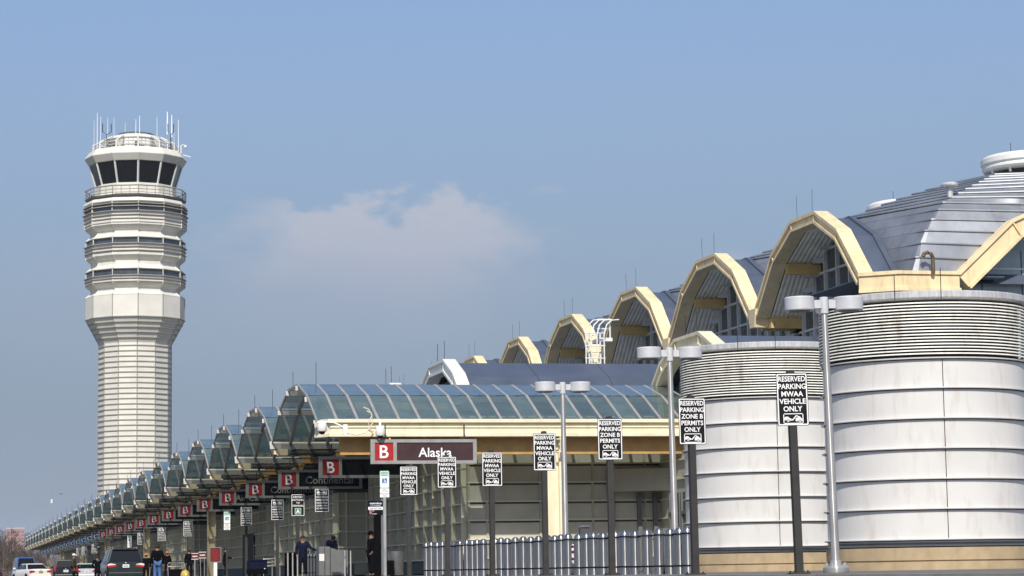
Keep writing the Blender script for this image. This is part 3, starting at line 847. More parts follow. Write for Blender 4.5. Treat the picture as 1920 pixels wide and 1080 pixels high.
# ================================================================= GLASS CANOPIES
CY0 = 102.05; CX0 = 14.25
CSEC = [(-6.85,6.15),(-4.15,7.36),(-1.48,8.03),(1.48,8.03),(4.15,7.36),(6.85,6.0)]
def canopy(x1, nrib, label, first=False):
    t = thing('glass_canopy', label, 'canopy', (CX0, CY0, .065), group='glass vault canopies along the kerb')
    L = x1 - CX0
    p = (L)/nrib
    for k in range(5):
        y0, z0 = CSEC[k]; y1, z1 = CSEC[k+1]
        dy, dz = y1-y0, z1-z0; Ln = math.hypot(dy,dz); ny, nz = -dz/Ln, dy/Ln
        g = MB(); op = MB()
        for i in range(nrib):
            if not first and i >= 4:
                op.add([(i*p,y0,z0),((i+1)*p,y0,z0),((i+1)*p,y1,z1),(i*p,y1,z1)], [(0,1,2,3)]); continue  # opaque panels added in place of glass to darken the underside
            a, c = i*p+.03, (i+1)*p-.03
            o = .02; e = .02
            q0 = (y0+dy*e, z0+dz*e); q1 = (y1-dy*e, z1-dz*e)
            g.add([(a,q0[0]+ny*o,q0[1]+nz*o),(c,q0[0]+ny*o,q0[1]+nz*o),(c,q1[0]+ny*o,q1[1]+nz*o),(a,q1[0]+ny*o,q1[1]+nz*o)], [(0,1,2,3)])
        g.build('glazing', M['glass'], t)
        if op.v: op.build('shade_panel', M['roof'], t)
    for i in range(1, nrib+1):
        x = min(max(i*p, .05), L-.05)
        b = MB()
        outer = CSEC; inner = inset(CSEC, .16)
        b.ring_prism([(y, z) for y, z in inset(CSEC, -.03)], inner, 'x', x-.055, x+.055)
        b.build('rafter', M['rafter'], t)
    b = MB(); b.ring_prism([(y, z) for y, z in inset(CSEC, -.03)], inset(CSEC, .07), 'x', .0, .06); b.build('gable_edge', M['rafter'], t)
    for k in range(6):
        y, z = CSEC[k]; b = MB()
        zz = z - .06
        b.box(.42, L, y-.10, y+.10, zz-.20, zz)
        b.build('purlin', M['purlin'], t)
        b = MB(); b.box(-.06, .42, y-.11, y+.11, zz-.20, zz); b.build('purlin_lit_nose', M['nose'], t)  # front stretch split off to carry the sunlit tone
        e = MB(); e.prism([(y-.11,zz-.20),(y+.11,zz-.02),(y-.11,zz)], 'x', -.075, -.062); 
        e.build('purlin_end', M['white'], t)
    # ridge beam and mid duct hung inside
    b = MB(); b.box(1.6, L-.2, .55, .9, 7.15, 7.5); b.build('ridge_beam', M['gold'], t)
    b = MB(); b.box(1.9, 2.6, -.92, -.52, 6.34, 6.62); b.build('duct_end', M['gold'], t)
    b = MB(); b.tube([(2.6,-.72,6.48),(L-.2,-.72,6.48)], .12, 10)
    for i in range(int((L-3)/.25)): b.tube([(2.7+i*.25,-.72,6.48),(2.76+i*.25,-.72,6.48)], .15, 10)
    b.build('duct', M['duct'], t, smooth=False)
    # valley gutter with cap on the far side
    y = 6.9
    b = MB(); b.prism([(y-.17,5.45),(y+.17,5.45),(y+.2,5.74),(y-.2,5.74)], 'x', .25, .72); b.box(.1,.24,y-.1,y+.1,5.5,5.7); b.build('gutter_cap', M['gold'], t)
    b = MB(); b.tube([(.85,y,5.58),(L-.3,y,5.58)], .13, 10)
    for i in range(int((L-1.6)/.22)): b.tube([(1.1+i*.22,y,5.58),(1.17+i*.22,y,5.58)], .16, 10)
    b.build('gutter_duct', M['duct'], t)
    b = MB(); b.box(.5, L, y-.3, y+.3, 5.30, 5.34); b.build('gutter_tray', M['duct'], t)
    if not first:
        pass
    b = MB(); b.box(3.4, L, y-.16, y+.16, 5.75, 6.25); b.box(3.4, L, y-.26, y+.26, 5.72, 5.78); b.build('valley_beam', M['ochre'], t)
    # raking strut under the valley
    b = MB(); b.prism([(3.45,6.45),(4.0,6.45),(3.35,5.38),(2.8,5.38)], 'y', y-.12, y+.12); b.build('strut', M['ochre'], t)
    for dx, hh in ((.85, 1.0), (.2, .8)) if first else ((.8,.9),(.25,.8)):
        b = MB(); b.tube([(dx,-1.2 if dx > .5 else 1.2,8.0),(dx,-1.2 if dx > .5 else 1.2,8.0+hh)], .012, 4); b.build('lightning_rod', M['post'], t)
    return t
c0 = canopy(31.2, 20, 'long glass vault canopy nearest the camera with a cream fascia along its eave', True)
# near eave fascia of the front canopy (an I-beam facing the camera)
b = MB(); y = -7.05; L = 31.2-CX0
b.box(.55, L, y-.10, y-.02, 5.62, 6.18); b.box(.40, L, y-.24, y+.2, 6.06, 6.20); b.box(.45, L, y-.18, y+.2, 5.50, 5.64)
b.box(.5, L, y-.145, y-.10, 5.86, 5.90)
b.prism([(.0,y+.55),(.55,y-.10),(.55,y),(.1,y+.6)], 'z', 5.62, 6.06); b.prism([(-.06,y+.55),(.5,y-.24),(.55,y+.1),(.1,y+.65)], 'z', 6.06, 6.2); b.prism([(-.02,y+.55),(.5,y-.18),(.55,y+.1),(.1,y+.65)], 'z', 5.5, 5.62)
b.build('fascia', M['cream'], c0)
b = MB(); b.box(1.0, L, y+.45, y+.75, 4.8, 5.5); b.build('soffit_beam', M['ochre'], c0)
b = MB(); b.box(.9, L, y+.75, 6.6, 5.2, 5.24) if False else b.box(7.0, L, y+.8, y+3.0, 5.3, 5.34); b.build('soffit_board', M['ochre'], c0)
for x in (2.7,):
    b = MB(); b.box(x-.3,x+.3,y-.10,y+.1,4.82,4.88); b.box(x-.22,x-.15,y-.08,y+.1,4.88,5.5); b.box(x+.2,x+.27,y-.10,y+.1,4.88,5.5)
    for z in (5.05,5.25): b.box(x-.15,x+.2,y-.05,y+.1,z,z+.04)
    b.build('beam_bracket', M['cream'], c0)
x = 9.95
b = MB(); b.box(x-.17,x+.17,y-.28,y-.16,5.36,5.40); b.box(x-.015,x+.015,y-.27,y-.17,4.85,5.5); b.box(x-.17,x+.17,y-.28,y-.16,4.84,4.88); b.build('beam_end', M['cream'], c0)
# paired column under the fascia
b = MB()
for dx in (-.30, .22):
    b.box(9.75+dx, 9.75+dx+.09, y+.1, y+.55, 0, 5.5)
b.box(9.75-.21, 9.75+.22, y+.28, y+.36, 0, 5.5)
b.build('column', M['cream'], c0)
b = MB(); b.box(9.4,10.1,y-.0,y+.7,-.0,.12); b.build('column_base', M['plinth'], c0)

ck = canopy(21.9, 8, 'glass vault canopy next in line behind the front one')
ck.location = (CX0, CY0+MOD, .065)
for k in range(2, 27):
    lab = 'glass vault canopy at the far end of the line, last of all' if k == 26 else 'glass vault canopy, %s in line behind the front one' % ORD[k]
    dup(ck, (CX0, CY0+MOD*k, .065), None, lab)
# roadside columns that carry the rear canopies
for k in range(4, 26, 4):
    t = thing('canopy_column', 'yellow steel canopy column standing before the panelled wall, %s from the front' % ORD[k//4], 'column', (17.4, CY0+MOD*k+7.2, 0), group='yellow columns under the canopies')
    b = MB(); b.box(-.28,-.2,-.2,.2,0,5.3); b.box(.2,.28,-.2,.2,0,5.3); b.box(-.2,.2,-.04,.04,0,5.3); b.build('shaft', M['gold'], t)
    b = MB(); b.box(-.4,.4,-.35,.35,0,.1); b.build('base', M['plinth'], t)

# ================================================================= TERMINAL SIGNS
SX = 16.3; SYY = 94.4
def terminal_sign(letter, name, label, y):
    t = thing('terminal_sign', label, 'sign', (SX, y, .065), group='lettered terminal signs hung under the canopies')
    W = 4.32; z0, z1 = 4.38, 5.36
    f = MB(); fr = .13
    f.box(0,W,-.06,.06,z1-fr,z1); f.box(0,W,-.06,.06,z0,z0+fr); f.box(0,.17,-.06,.06,z0+fr,z1-fr); f.box(W-.15,W,-.06,.06,z0+fr,z1-fr); f.box(.92,1.06,-.06,.06,z0+fr,z1-fr)
    f.build('frame', M['signframe'], t)
    p = MB(); p.box(.17,.92,-.02,.02,z0+fr,z1-fr); p.build('letter_panel', M['red'] if letter == 'B' else M['blue'], t)
    p = MB(); p.box(1.06,W-.15,-.02,.02,z0+fr,z1-fr); p.build('name_panel', M['maroon'] if name == 'Alaska' else M['rubber'], t)
    l = MB(); put_text(l, letter, .55, 4.62, .50, -.03, bold=.012); l.build('letter', M['white'], t)
    if name:
        n = MB(); put_text(n, name, 2.62 if name != 'Air Canada' else 2.2, 4.66, .36, -.03, wmax=2.8, bold=.012); n.build('name_lettering', M['white'] if name == 'Alaska' else M['signframe'], t)
    h = MB()
    for x in (.6, W-.5): h.tube([(x,0,z1),(x,0,5.95)], .03, 6)
    h.build('hanger', M['post'], t)
    return t
names = {0:'Alaska', 2:'Continental', 3:'Continental', 4:'Air Canada'}
protoB = protoC = None
for k in range(27):
    y = SYY + MOD*k
    if k in names:
        lab = {0:'nearest red letter B sign with airline name in white on maroon, lit brightly', 2:'red letter B sign with grey airline name, just behind the second sign',
               3:'red letter B sign with half-hidden airline name above the shuttle bus sign', 4:'red letter B sign with faint two-word airline name, fifth in the row'}[k]
        terminal_sign('B', names[k], lab, y)
    elif k < 14:
        lab = 'blank red letter B terminal sign, %s in the row of hung signs' % ORD[k+1]
        if not protoB: protoB = terminal_sign('B', None, lab, y)
        else: dup(protoB, (SX, y, .065), None, lab)
    else:
        lab = 'blue letter C terminal sign, %s in the row of blue ones' % ORD[k-13]
        if not protoC: protoC = terminal_sign('C', None, lab, y)
        else: dup(protoC, (SX, y, .065), None, lab)

# ================================================================= KERB SIGNS ON POSTS
def pictogram(mb, cx, zc, w, y):
    """white tow-truck pictogram in a rounded white frame"""
    s = w/10.
    def R_(x0,x1,z0,z1): mb.box(cx+x0*s,cx+x1*s,y-.003,y,zc+z0*s,zc+z1*s)
    R_(-4.6,4.6,2.1,2.5); R_(-4.6,4.6,-2.5,-2.1); R_(-5,-4.6,-2.1,2.1); R_(4.6,5,-2.1,2.1)
    def poly(pts): mb.prism([(cx+a*s, zc+c*s) for a, c in pts], 'y', y-.003, y)
    # car hoisted by its front (left)
    poly([(-4.5,-.7),(-4.5,.5),(-3.6,1.0),(-2.6,.9),(-1.9,.2),(-1.0,-.1),(-.9,-.9),(-1.6,-1.0)])
    # tow arm
    poly([(-1.3,-.5),(-.5,-.4),(.9,1.1),(1.2,1.5),(2.4,1.4),(2.2,1.0),(1.4,1.0),(-.2,-.9),(-1.2,-.9)])
    # truck
    poly([(1.1,-1.3),(1.1,.3),(2.1,.4),(2.2,1.2),(3.3,.9),(3.9,.1),(4.5,-.1),(4.5,-1.3)])
    for x, z in ((-2.7,-1.0),(3.2,-1.4)):
        mb.lathe([], 8) if False else None
        n = 14
        for r0, r1 in ((.42,.62),(.0,.22)):
            a = [(cx+(x+r0*math.cos(2*PI*i/n))*s, y-.006, zc+(z+r0*math.sin(2*PI*i/n))*s) for i in range(n)]
            c = [(cx+(x+r1*math.cos(2*PI*i/n))*s, y-.006, zc+(z+r1*math.sin(2*PI*i/n))*s) for i in range(n)]
            mb.strip(a, c, True)
    return mb
def wheel_cut(mb, cx, zc, w, y):
    s = w/10.; n = 14
    for x, z in ((-2.7,-1.0),(3.2,-1.4)):
        mb.add([(cx+(x+.85*math.cos(2*PI*i/n))*s, y-.0045, zc+(z+.85*math.sin(2*PI*i/n))*s) for i in range(n)], [tuple(range(n))])
def rounded(w, h, r, n=4):
    pts = []
    for cx, cz, a0 in ((w/2-r,h-r,0),(-w/2+r,h-r,PI/2),(-w/2+r,r,PI),(w/2-r,r,3*PI/2)):
        for i in range(n+1):
            a = a0+PI/2*i/n; pts.append((cx+r*math.cos(a), cz+r*math.sin(a)))
    return pts
LINES_RES = [['RESERVED','PARKING','MWAA','VEHICLE','ONLY'], ['RESERVED','PARKING','ZONE B','PERMITS','ONLY']]
def plate(t, z0, w, h, border=True, m='black'):
    p = MB(); p.prism([(x, z0+z) for x, z in rounded(w, h, .025)], 'y', -.075, -.070); po = p.build('sign_plate', M[m], t)
    if border:
        bd = MB(); o = [(x, z0+z) for x, z in rounded(w-.022, h-.022, .02)]; o = [(x, z+.011) for x, z in o]
        i_ = [(x*(w-.062)/(w-.022), z0+h/2+(z-z0-h/2)*(h-.062)/(h-.022)) for x, z in o]
        a = [(x,-.0765,z) for x, z in o]; c = [(x,-.0765,z) for x, z in i_]
        bd.strip(a, c, True); bd.build('border', M['white'], po)
    return po
def post(t, h, r=.065, m='post'):
    b = MB(); b.box(-r,r,-.068,r-.01,0,h); b.build('post', M[m], t)
    f = MB(); f.box(-.16,.16,-.16,.16,0,.03)
    for x in (-.12,.12):
        for y in (-.12,.12): f.lathe([(.02,.03),(.02,.06),(0,.065)], 6, (x,y,0))
    f.build('base_plate', M['post'], t)
def reserved_sign(kind, label, loc, ztop=3.41, lean=0.):
    t = thing('parking_sign', label, 'sign', loc, group='black reserved parking signs on dark posts')
    t.rotation_euler = (0, lean, .05*math.sin(loc[1]*1.7))
    ztop += .065; W, H = .565, .915; z0 = ztop - H
    po = plate(t, z0, W, H); post(t, ztop+.02)
    c = MB(); c.prism([(x, ztop+.0+z) for x, z in rounded(.12,.06,.025)], 'y', -.06, .05); c.build('post_cap', M['post'], t)
    l = MB(); z = ztop-.055
    hs = .088
    for i, s in enumerate(LINES_RES[kind]):
        z -= hs
        wmax = .50
        put_text(l, s, 0, z, hs, -.0775, wmax=wmax, bold=.02, w=.485 if i == 0 else None); z -= .042
    l.build('lettering', M['white'], po)
    g = MB(); pictogram(g, 0, z0+.125, .36, -.0775); g.build('tow_pictogram', M['white'], po)
    g = MB(); wheel_cut(g, 0, z0+.125, .36, -.0775); g.build('wheel_mark', M['black'], po)
    return t
px14 = 14.3
reserved_sign(0, 'large black reserved vehicle sign standing before the two white drums', (px14,39.5,0), 3.41, -.018)
reserved_sign(1, 'black zone B permit sign at the end of the bollard row beside the farther drum', (px14,45.45,0), 3.41, -.006)
reserved_sign(1, 'black zone B permit sign below the cream fascia, in front of the bollards', (px14,51.55,0), 3.40, -.004)
reserved_sign(0, 'black reserved vehicle sign touching the gold column, left of it', (px14,57.65,0), 3.43)
reserved_sign(0, 'black reserved vehicle sign just right of the nearest red letter sign', (px14,63.6,0), 3.27)
reserved_sign(0, 'black reserved vehicle sign overlapping the airline name panel', (px14,69.65,0), 3.45)
reserved_sign(0, 'black reserved vehicle sign beside the white accessible parking sign', (px14,75.75,0), 3.44)
NOPARK = ['NO PARKING','IMMEDIATE','UNLOADING/','LOADING ONLY','NO WAITING']
FAR = 1.063
def far(loc): return (loc[0]*FAR, loc[1]*FAR, 0)
def nopark_sign(label, loc, ztop=3.4):
    loc = far(loc)
    t = thing('no_parking_sign', label, 'sign', loc, group='black no parking signs along the kerb'); t.scale = (FAR,FAR,FAR)
    ztop += .065; W, H = .565, .915; z0 = ztop-H
    po = plate(t, z0, W, H); post(t, ztop-.05)
    g = MB(); pictogram(g, 0, ztop-.15, .40, -.0775); g.build('tow_pictogram', M['white'], po)
    g = MB(); wheel_cut(g, 0, ztop-.15, .40, -.0775); g.build('wheel_mark', M['black'], po)
    l = MB(); z = ztop-.30
    for s in NOPARK:
        z -= .066; put_text(l, s, 0, z, .066, -.0775, wmax=.47, bold=.012); z -= .045
    l.build('lettering', M['white'], po)
    return t
np0 = nopark_sign('black no parking sign at the corner behind the luggage desk', (px14,94.2,0))
np0['label'] = 'nearest black no parking sign, above the grey luggage desk'
for (y, lab) in ((107.4,'black no parking sign left of the shuttle bus sign, above the monitor'),(119.0,'black no parking sign above the blue luggage cart'),
                 (148.9,'black no parking sign above the small red counter signs'),(167.6,'black no parking sign above the man in jeans'),
                 (186.0,'black no parking sign just right of the dark minivan roof'),(246.5,'tiny black no parking sign over the dark coated man'),
                 (265.1,'tiny black no parking sign, rearmost but one'),(276.1,'tiny black no parking sign, rearmost of all')):
    dup(np0, far((px14,y,0)), None, lab)
# shuttle bus sign
t = thing('shuttle_bus_sign', 'black airport shuttle bus sign with a green letter A square', 'sign', far((px14,100.9,0))); t.scale = (FAR,FAR,FAR)
po = plate(t, 2.56, .56, .915); post(t, 3.4)
l = MB(); z = 3.40
for s in ('AIRPORT','SHUTTLE BUS','TO','TERMINAL'):
    z -= .078; put_text(l, s, 0, z, .075, -.0775, wmax=.5, bold=.015); z -= .045
l.build('lettering', M['white'], po)
g = MB(); g.box(-.13,.13,-.080,-.0765,2.63,2.89); g.build('letter_border', M['white'], po)
g = MB(); g.box(-.115,.115,-.083,-.0795,2.645,2.875); g.build('letter_square', M['green'], po)
g = MB(); put_text(g, 'A', 0, 2.68, .16, -.085, bold=.03); g.build('letter', M['white'], po)
# accessible parking signs
def accessible(label, loc, ztop, white_post=False):
    t = thing('accessible_parking_sign', label, 'sign', loc, group='white accessible parking signs')
    if not white_post: t.location = far(loc); t.scale = (FAR,FAR,FAR)
    z0 = ztop-.62; w = .34
    p = MB(); p.prism([(x, z0+z) for x, z in rounded(w,.62,.04)], 'y', -.075, -.070); po = p.build('sign_plate', M['pgreen'], t)
    i_ = MB(); i_.prism([(x, z0+.02+z) for x, z in rounded(w-.05,.40,.03)], 'y', -.079, -.0755); i_.build('white_field', M['white'], po)
    l = MB(); put_text(l, 'RESERVED', 0, ztop-.10, .055, -.080, wmax=.28, bold=.02); put_text(l, 'PARKING', 0, ztop-.19, .055, -.080, wmax=.26, bold=.02); l.build('lettering', M['green'], po)
    q = MB(); q.box(-.09,.09,-.084,-.080,z0+.17,z0+.35); qo = q.build('wheelchair_square', M['blue'], po)
    wc = MB(); cx, cz = -.005, z0+.235; n = 16
    a0 = -2.6
    A = [(cx+.045*math.cos(a0+4.4*i/n), -.0855, cz+.045*math.sin(a0+4.4*i/n)) for i in range(n+1)]
    B_ = [(cx+.058*math.cos(a0+4.4*i/n), -.0855, cz+.058*math.sin(a0+4.4*i/n)) for i in range(n+1)]
    wc.strip(A, B_); wc.prism([(cx-.02,cz+.085),(cx-.003,cz+.085),(cx+.006,cz+.005),(cx+.045,cz+.005),(cx+.07,cz-.055),(cx+.055,cz-.06),(cx+.035,cz-.01),(cx-.012,cz-.01)], 'y', -.0865, -.0845)
    wc.ball((cx-.012,-.085,cz+.1), (.013,.002,.013), 10, 6); wc.build('wheelchair_symbol', M['white'], po)
    for k, hh in ((0,.17),(1,.14)):
        z1 = z0-.015-k*.185
        e = MB(); e.prism([(x, z1-hh+z) for x, z in rounded(w,hh,.02)], 'y', -.075, -.070); eo = e.build('notice_plate', M['white'], t)
        l = MB()
        for r in range(3): put_text(l, ['PERMIT','VALID ONLY','AT ALL TIMES'][r] if k == 0 else ['VIOLATORS','TOWED','24 HOURS'][r], 0, z1-.045-r*.043, .026, -.0765, wmax=.28, bold=.02)
        l.build('lettering', M['post'], eo)
    post(t, ztop-.05, .05, 'pole' if white_post else 'post')
accessible('white accessible parking sign above the metrobus stop panel', (15.4,86.3,0), 3.82, True)
accessible('white accessible parking sign before the yellow column, middle distance', (px14,127.5,0), 3.47)
accessible('small white accessible parking sign over the dark minivan', (px14,198,0), 3.45)
# bus stop flag
t = thing('bus_stop_sign', 'blue and white metrobus stop panel on a tall post', 'sign', (15.62,89.2,0))
def bp(z0, z1, m, nm, x0=-.33, x1=.24):
    b = MB(); b.box(x0,x1,-.075,-.068,z0,z1); return b.build(nm, M[m], t)
a = bp(2.60,2.82,'navy','name_panel'); l = MB(); put_text(l,'metrobus',-.045,2.70,.075,-.078,w=.44,bold=.02); put_text(l,'GO TO THE TERMINAL',-.045,2.63,.03,-.078,wmax=.40,bold=.01); l.build('lettering', M['white'], a)
a = bp(2.49,2.60,'white','number_panel'); l = MB(); put_text(l,'202-637-7000',-.045,2.515,.055,-.078,wmax=.46,bold=.02); l.build('lettering', M['navy'], a)
a = bp(2.30,2.49,'rubber','route_panel'); l = MB()
for i, s in enumerate(('13F 13G','13M','To Pentagon')): put_text(l,s,-.29,2.435-i*.055,.04,-.078,bold=.03,align='l')
l.build('lettering', material('pink_lettering',(.75,.45,.45),.6), a)
a = bp(2.27,2.83,'white','side_strip',.25,.33)
b = MB(); b.box(-.1,.14,-.06,.06,0,2.75); b.build('post', M['coat_black'], t)
b = MB(); b.box(.16,.30,-.06,.05,0,2.9); b.build('side_post', M['grey'], t)
b = MB(); b.tube([(.05,-.09,1.9),(.07,-.11,1.4),(.14,-.12,1.1)], .012, 5); b.build('cord', M['rubber'], t)
# ================================================================= STREET LAMPS
def lamp(loc, label, lean=0., proto=None):
    if proto:
        d = dup(proto, loc, None, label); d.rotation_euler = (0,lean,0); return d
    t = thing('street_lamp', label, 'lamp', loc, group='twin drum street lamps')
    t.rotation_euler = (0,lean,0); t.scale = (1,1,1.013)
    b = MB(); b.tube([(0,0,.05),(0,0,2.6),(0,0,5.05)], [.085,.075,.062], 16); b.build('pole', M['pole'], t, smooth=True)
    b = MB(); b.lathe([(.24,0),(.25,.02),(.25,.10),(.22,.13),(.12,.14),(.11,.22),(.085,.24)], 20)
    for i in range(4):
        a = PI/4+i*PI/2; b.lathe([(.03,.13),(.03,.19),(0,.2)], 6, (.19*math.cos(a),.19*math.sin(a),0))
    b.build('base_flange', M['pole'], t, smooth=True)
    b = MB(); b.tube([(0,0,4.98),(0,0,5.29),(0,0,5.3)], [.085,.085,.07], 14); b.build('pole_cap', M['alu'], t, smooth=True)
    for s in (-1, 1):
        b = MB(); b.box(min(s*.08,s*.22), max(s*.08,s*.22), -.06,.06, 5.08,5.24); b.build('arm', M['alu'], t)
        h = MB(); h.lathe([(.0,5.03),(.27,5.03),(.285,5.05),(.29,5.28),(.275,5.30),(.0,5.315)], 32, (s*.51,0,0)); h.build('lamp_head', M['alu'], t, smooth=True)
        l = MB(); l.lathe([(.0,5.015),(.2,5.018),(.2,5.03)], 24, (s*.51,0,0)); l.build('lens', M['grey'], t, smooth=True)
    return t
L1 = lamp((16.72,44.1,0), 'nearest street lamp, in front of the two white drums', -.016)
lamp((16.72,54.65,0), 'street lamp between the canopy end and the farther drum', -.008, L1)
lamp((16.72,65.05,0), 'street lamp in front of the cream fascia and gold column', -.003, L1)

# ================================================================= BOLLARDS
BX = [(14.79,75.37),(14.83,74.75),(14.89,74.09),(14.93,73.46),(14.98,72.82),(15.03,72.21),(15.08,71.56),(15.14,70.84),(15.18,70.25),(15.22,69.75),(15.27,69.11),(15.34,68.2),(15.36,67.88),(15.4,67.37),(15.45,66.77),(15.51,66.03),(15.56,65.3),(15.61,64.6),(15.67,63.94),(15.73,63.17),(15.77,62.53),(15.81,62.01),(15.86,61.45),(15.92,60.59),(15.97,60.0),(16.01,59.45),(16.07,58.73),(16.14,57.81),(16.19,57.17),(16.24,56.43),(16.31,55.62),(16.37,54.82),(16.42,54.09),(16.47,53.5),(16.51,53.01)]
BR = .118
t = thing('bollard', 'x', 'bollard', (0,0,0), group='stainless bollards in a row before the drums')
b = MB(); b.lathe([(BR,0),(BR,.86),(BR+.006,.865),(BR+.006,.885),(BR,.89),(BR,.935)] + [(BR*math.cos(a*PI/16), .935+BR*1.05*math.sin(a*PI/16)) for a in range(1,8)] + [(0,.935+BR*1.05)], 24)
b.build('shaft', M['steel'], t, smooth=True)
for z in (.19,.90):
    b = MB(); b.lathe([(BR-.01,z-.017),(BR+.01,z-.017),(BR+.01,z+.017),(BR-.01,z+.017)], 24, caps=False); b.build('cable_band', M['rubber'], t, smooth=True)
bolls = [t]
for i in range(1, len(BX)): bolls.append(dup(t))
for i, (x, y) in enumerate(BX):
    o = bolls[i]; o.location = (x, y, 0)
    s = 1.0 if i > 9 else .78
    if i > 22: s = 1.12
    o.scale = (s, s, 1.02 + .012*math.sin(i*2.1))
    o['label'] = ('steel bollard at the left end of the long row' if i == 0 else 'steel bollard at the right end of the row, touching the zone B sign post' if i == 34 else
        'steel bollard, %s from the left end of the long row' % ORD[i+1] if i < 12 else
        'steel bollard, %s to the left of the red and white marker' % ORD[23-i] if i < 23 else
        'steel bollard, %s to the right of the red and white marker' % ORD[i-22])
for z, nm in ((.185,'lower'),(.925,'upper')):
    b = MB(); 
    b.tube([(x-.0, y-.0, z) for x, y in BX[:23]], .016, 6)
    tag(b.build('barrier_cable', M['rubber']), 'black %s cable strung through the left stretch of the bollard row' % nm, 'cable')
    b = MB(); b.tube([(x, y, z) for x, y in BX[23:]], .016, 6)
    tag(b.build('barrier_cable', M['rubber']), 'black %s cable strung through the right stretch of the bollard row' % nm, 'cable')
t = thing('hazard_marker', 'red and white striped marker hanging in the gap of the bollard row', 'marker', (15.88,61.0,0))
b = MB(); b.lathe([(.02,.80),(.055,.78),(.055,.35),(.03,.3)], 12); b.build('sleeve', M['white'], t, smooth=True)
for z in (.74,.6,.42):
    b = MB(); b.lathe([(.056,z-.035),(.058,z-.03),(.058,z+.03),(.056,z+.035)], 12, caps=False); b.build('stripe', M['dred'], t, smooth=True)
b = MB(); b.tube([(0,0,.05),(.01,0,.3)], .02, 6); b.tube([(0,0,.78),(0,0,.95)], .012, 6); b.lathe([(.09,0),(.09,.05),(.03,.06)], 12); b.build('stem', M['post'], t)
t = thing('call_box', 'small dark grey call box on a post behind the bollards', 'box', (17.05,64.3,0))
b = MB(); b.box(-.13,.13,-.09,.09,1.06,1.30); b.build('housing', M['dgrey'], t, bevel=.01)
b = MB(); b.prism([(-.12,1.30),(.14,1.30),(.10,1.35),(-.08,1.35)], 'y', -.12, .1); b.build('hood', M['steel_dark'], t)
b = MB(); b.tube([(0,0,0),(0,0,1.06)], .04, 8); b.build('post', M['post'], t)
b = MB(); b.lathe([(.02,-.095),(0,-.1)], 8); b.build('button', M['white'], t, loc=(0,0,1.2)).rotation_euler = (PI/2*0,0,0)

# second bollard group by the luggage desk
t0 = None
for i in range(7):
    x = 16.09 + (16.91-16.09)*i/6; y = 112.08 - .2*i/6
    lab = 'steel bollard of the short row left of the desk, %s from its left end' % ORD[i+1]
    if i == 0:
        t0 = dup(bolls[12], (x,y,0), None, lab, 'bollards of the short row by the desk'); t0.scale = (.62,.62,1.02)
    else: dup(t0, (x,y,0), None, lab)
for z in (.185,.93):
    b = MB(); b.tube([(16.09,112.08,z),(16.91,111.88,z)], .018, 6); tag(b.build('barrier_cable', M['rubber']), 'black %s cable through the short bollard row by the desk' % ('upper' if z > .5 else 'lower'), 'cable')
def stanchion(loc, label, proto=None):
    if proto: return dup(proto, loc, None, label)
    t = thing('stanchion', label, 'stanchion', loc, group='thin silver stanchions')
    b = MB(); b.lathe([(.035,.03),(.035,1.0),(.045,1.01),(.045,1.05),(0,1.07)], 12); b.build('tube', M['pole'], t, smooth=True)
    b = MB(); b.lathe([(.17,0),(.17,.015),(.06,.04),(.035,.05)], 16); b.build('foot', M['steel_dark'], t, smooth=True)
    return t
s0 = stanchion((15.73,97.4,0), 'thin silver stanchion before the desk, left of the pair')
for (x, y, lab) in ((15.9,97.0,'thin silver stanchion before the desk, right of the pair'),(14.33,104.2,'thin silver stanchion at the left of the three by the man in the dark jacket'),
                    (14.54,104.2,'thin silver stanchion, middle of the three by the man in the dark jacket'),(14.74,104.1,'thin silver stanchion nearest the short bollard row')):
    stanchion((x,y,0), lab, s0)

# ================================================================= KERBSIDE FURNITURE
t = thing('luggage_desk', 'grey kerbside luggage desk with a white notice and stepped top', 'desk', (15.35,98.4,0))
b = MB(); b.box(-.58,-.12,-.3,.5,.05,1.24); b.build('cabinet', M['grey'], t, bevel=.015)
b = MB(); b.box(-.10,.62,-.3,.5,.05,1.06); b.prism([(-.10,1.06),(.62,1.06),(.62,1.09),(.2,1.09),(-.10,1.2)], 'y', -.3, .5); b.build('counter', M['grey'], t)
b = MB(); b.box(-.60,.64,-.32,.52,0,.06); b.build('toe_plate', M['rubber'], t)
b = MB(); b.box(-.57,-.36,-.312,-.303,.66,.95); b.build('notice', M['camwhite'], t)
b = MB(); b.tube([(-.34,-.31,.1),(-.34,-.31,1.2)], .012, 5); b.build('door_gap', M['rubber'], t)
b = MB(); b.box(.66,.9,-.2,.35,0,.52); tag(b.build('bin', M['rubber']), 'low black bin at the right end of the luggage desk', 'bin').location = (15.35,98.4,0)
t = thing('litter_bin', 'brushed steel cylindrical litter bin right of the guard', 'litter bin', (17.24,94.2,0))
b = MB(); b.lathe([(.30,.04),(.31,.06),(.31,.97),(.30,.98),(.26,.985),(.24,.95),(0,.95)], 32); b.build('drum', M['steel_dark'], t, smooth=True)
b = MB(); b.lathe([(.29,0),(.29,.05)], 28); b.build('base', M['rubber'], t)
t = thing('suitcase', 'black upright trolley suitcase with raised handle beside the guard', 'suitcase', (16.9,93.6,0))
b = MB(); b.box(-.16,.16,-.13,.13,.06,.62); b.build('shell', M['coat_black'], t, bevel=.04)
b = MB(); b.tube([(-.10,.06,.6),(-.14,.06,1.08),(.04,.06,1.08),(.06,.06,.6)], .012, 6); b.build('handle', M['post'], t)
for s in (-1,1):
    b = MB(); b.tube([(s*.13-.02,.1,.05),(s*.13+.02,.1,.05)], .05, 10); b.build('wheel', M['rubber'], t)
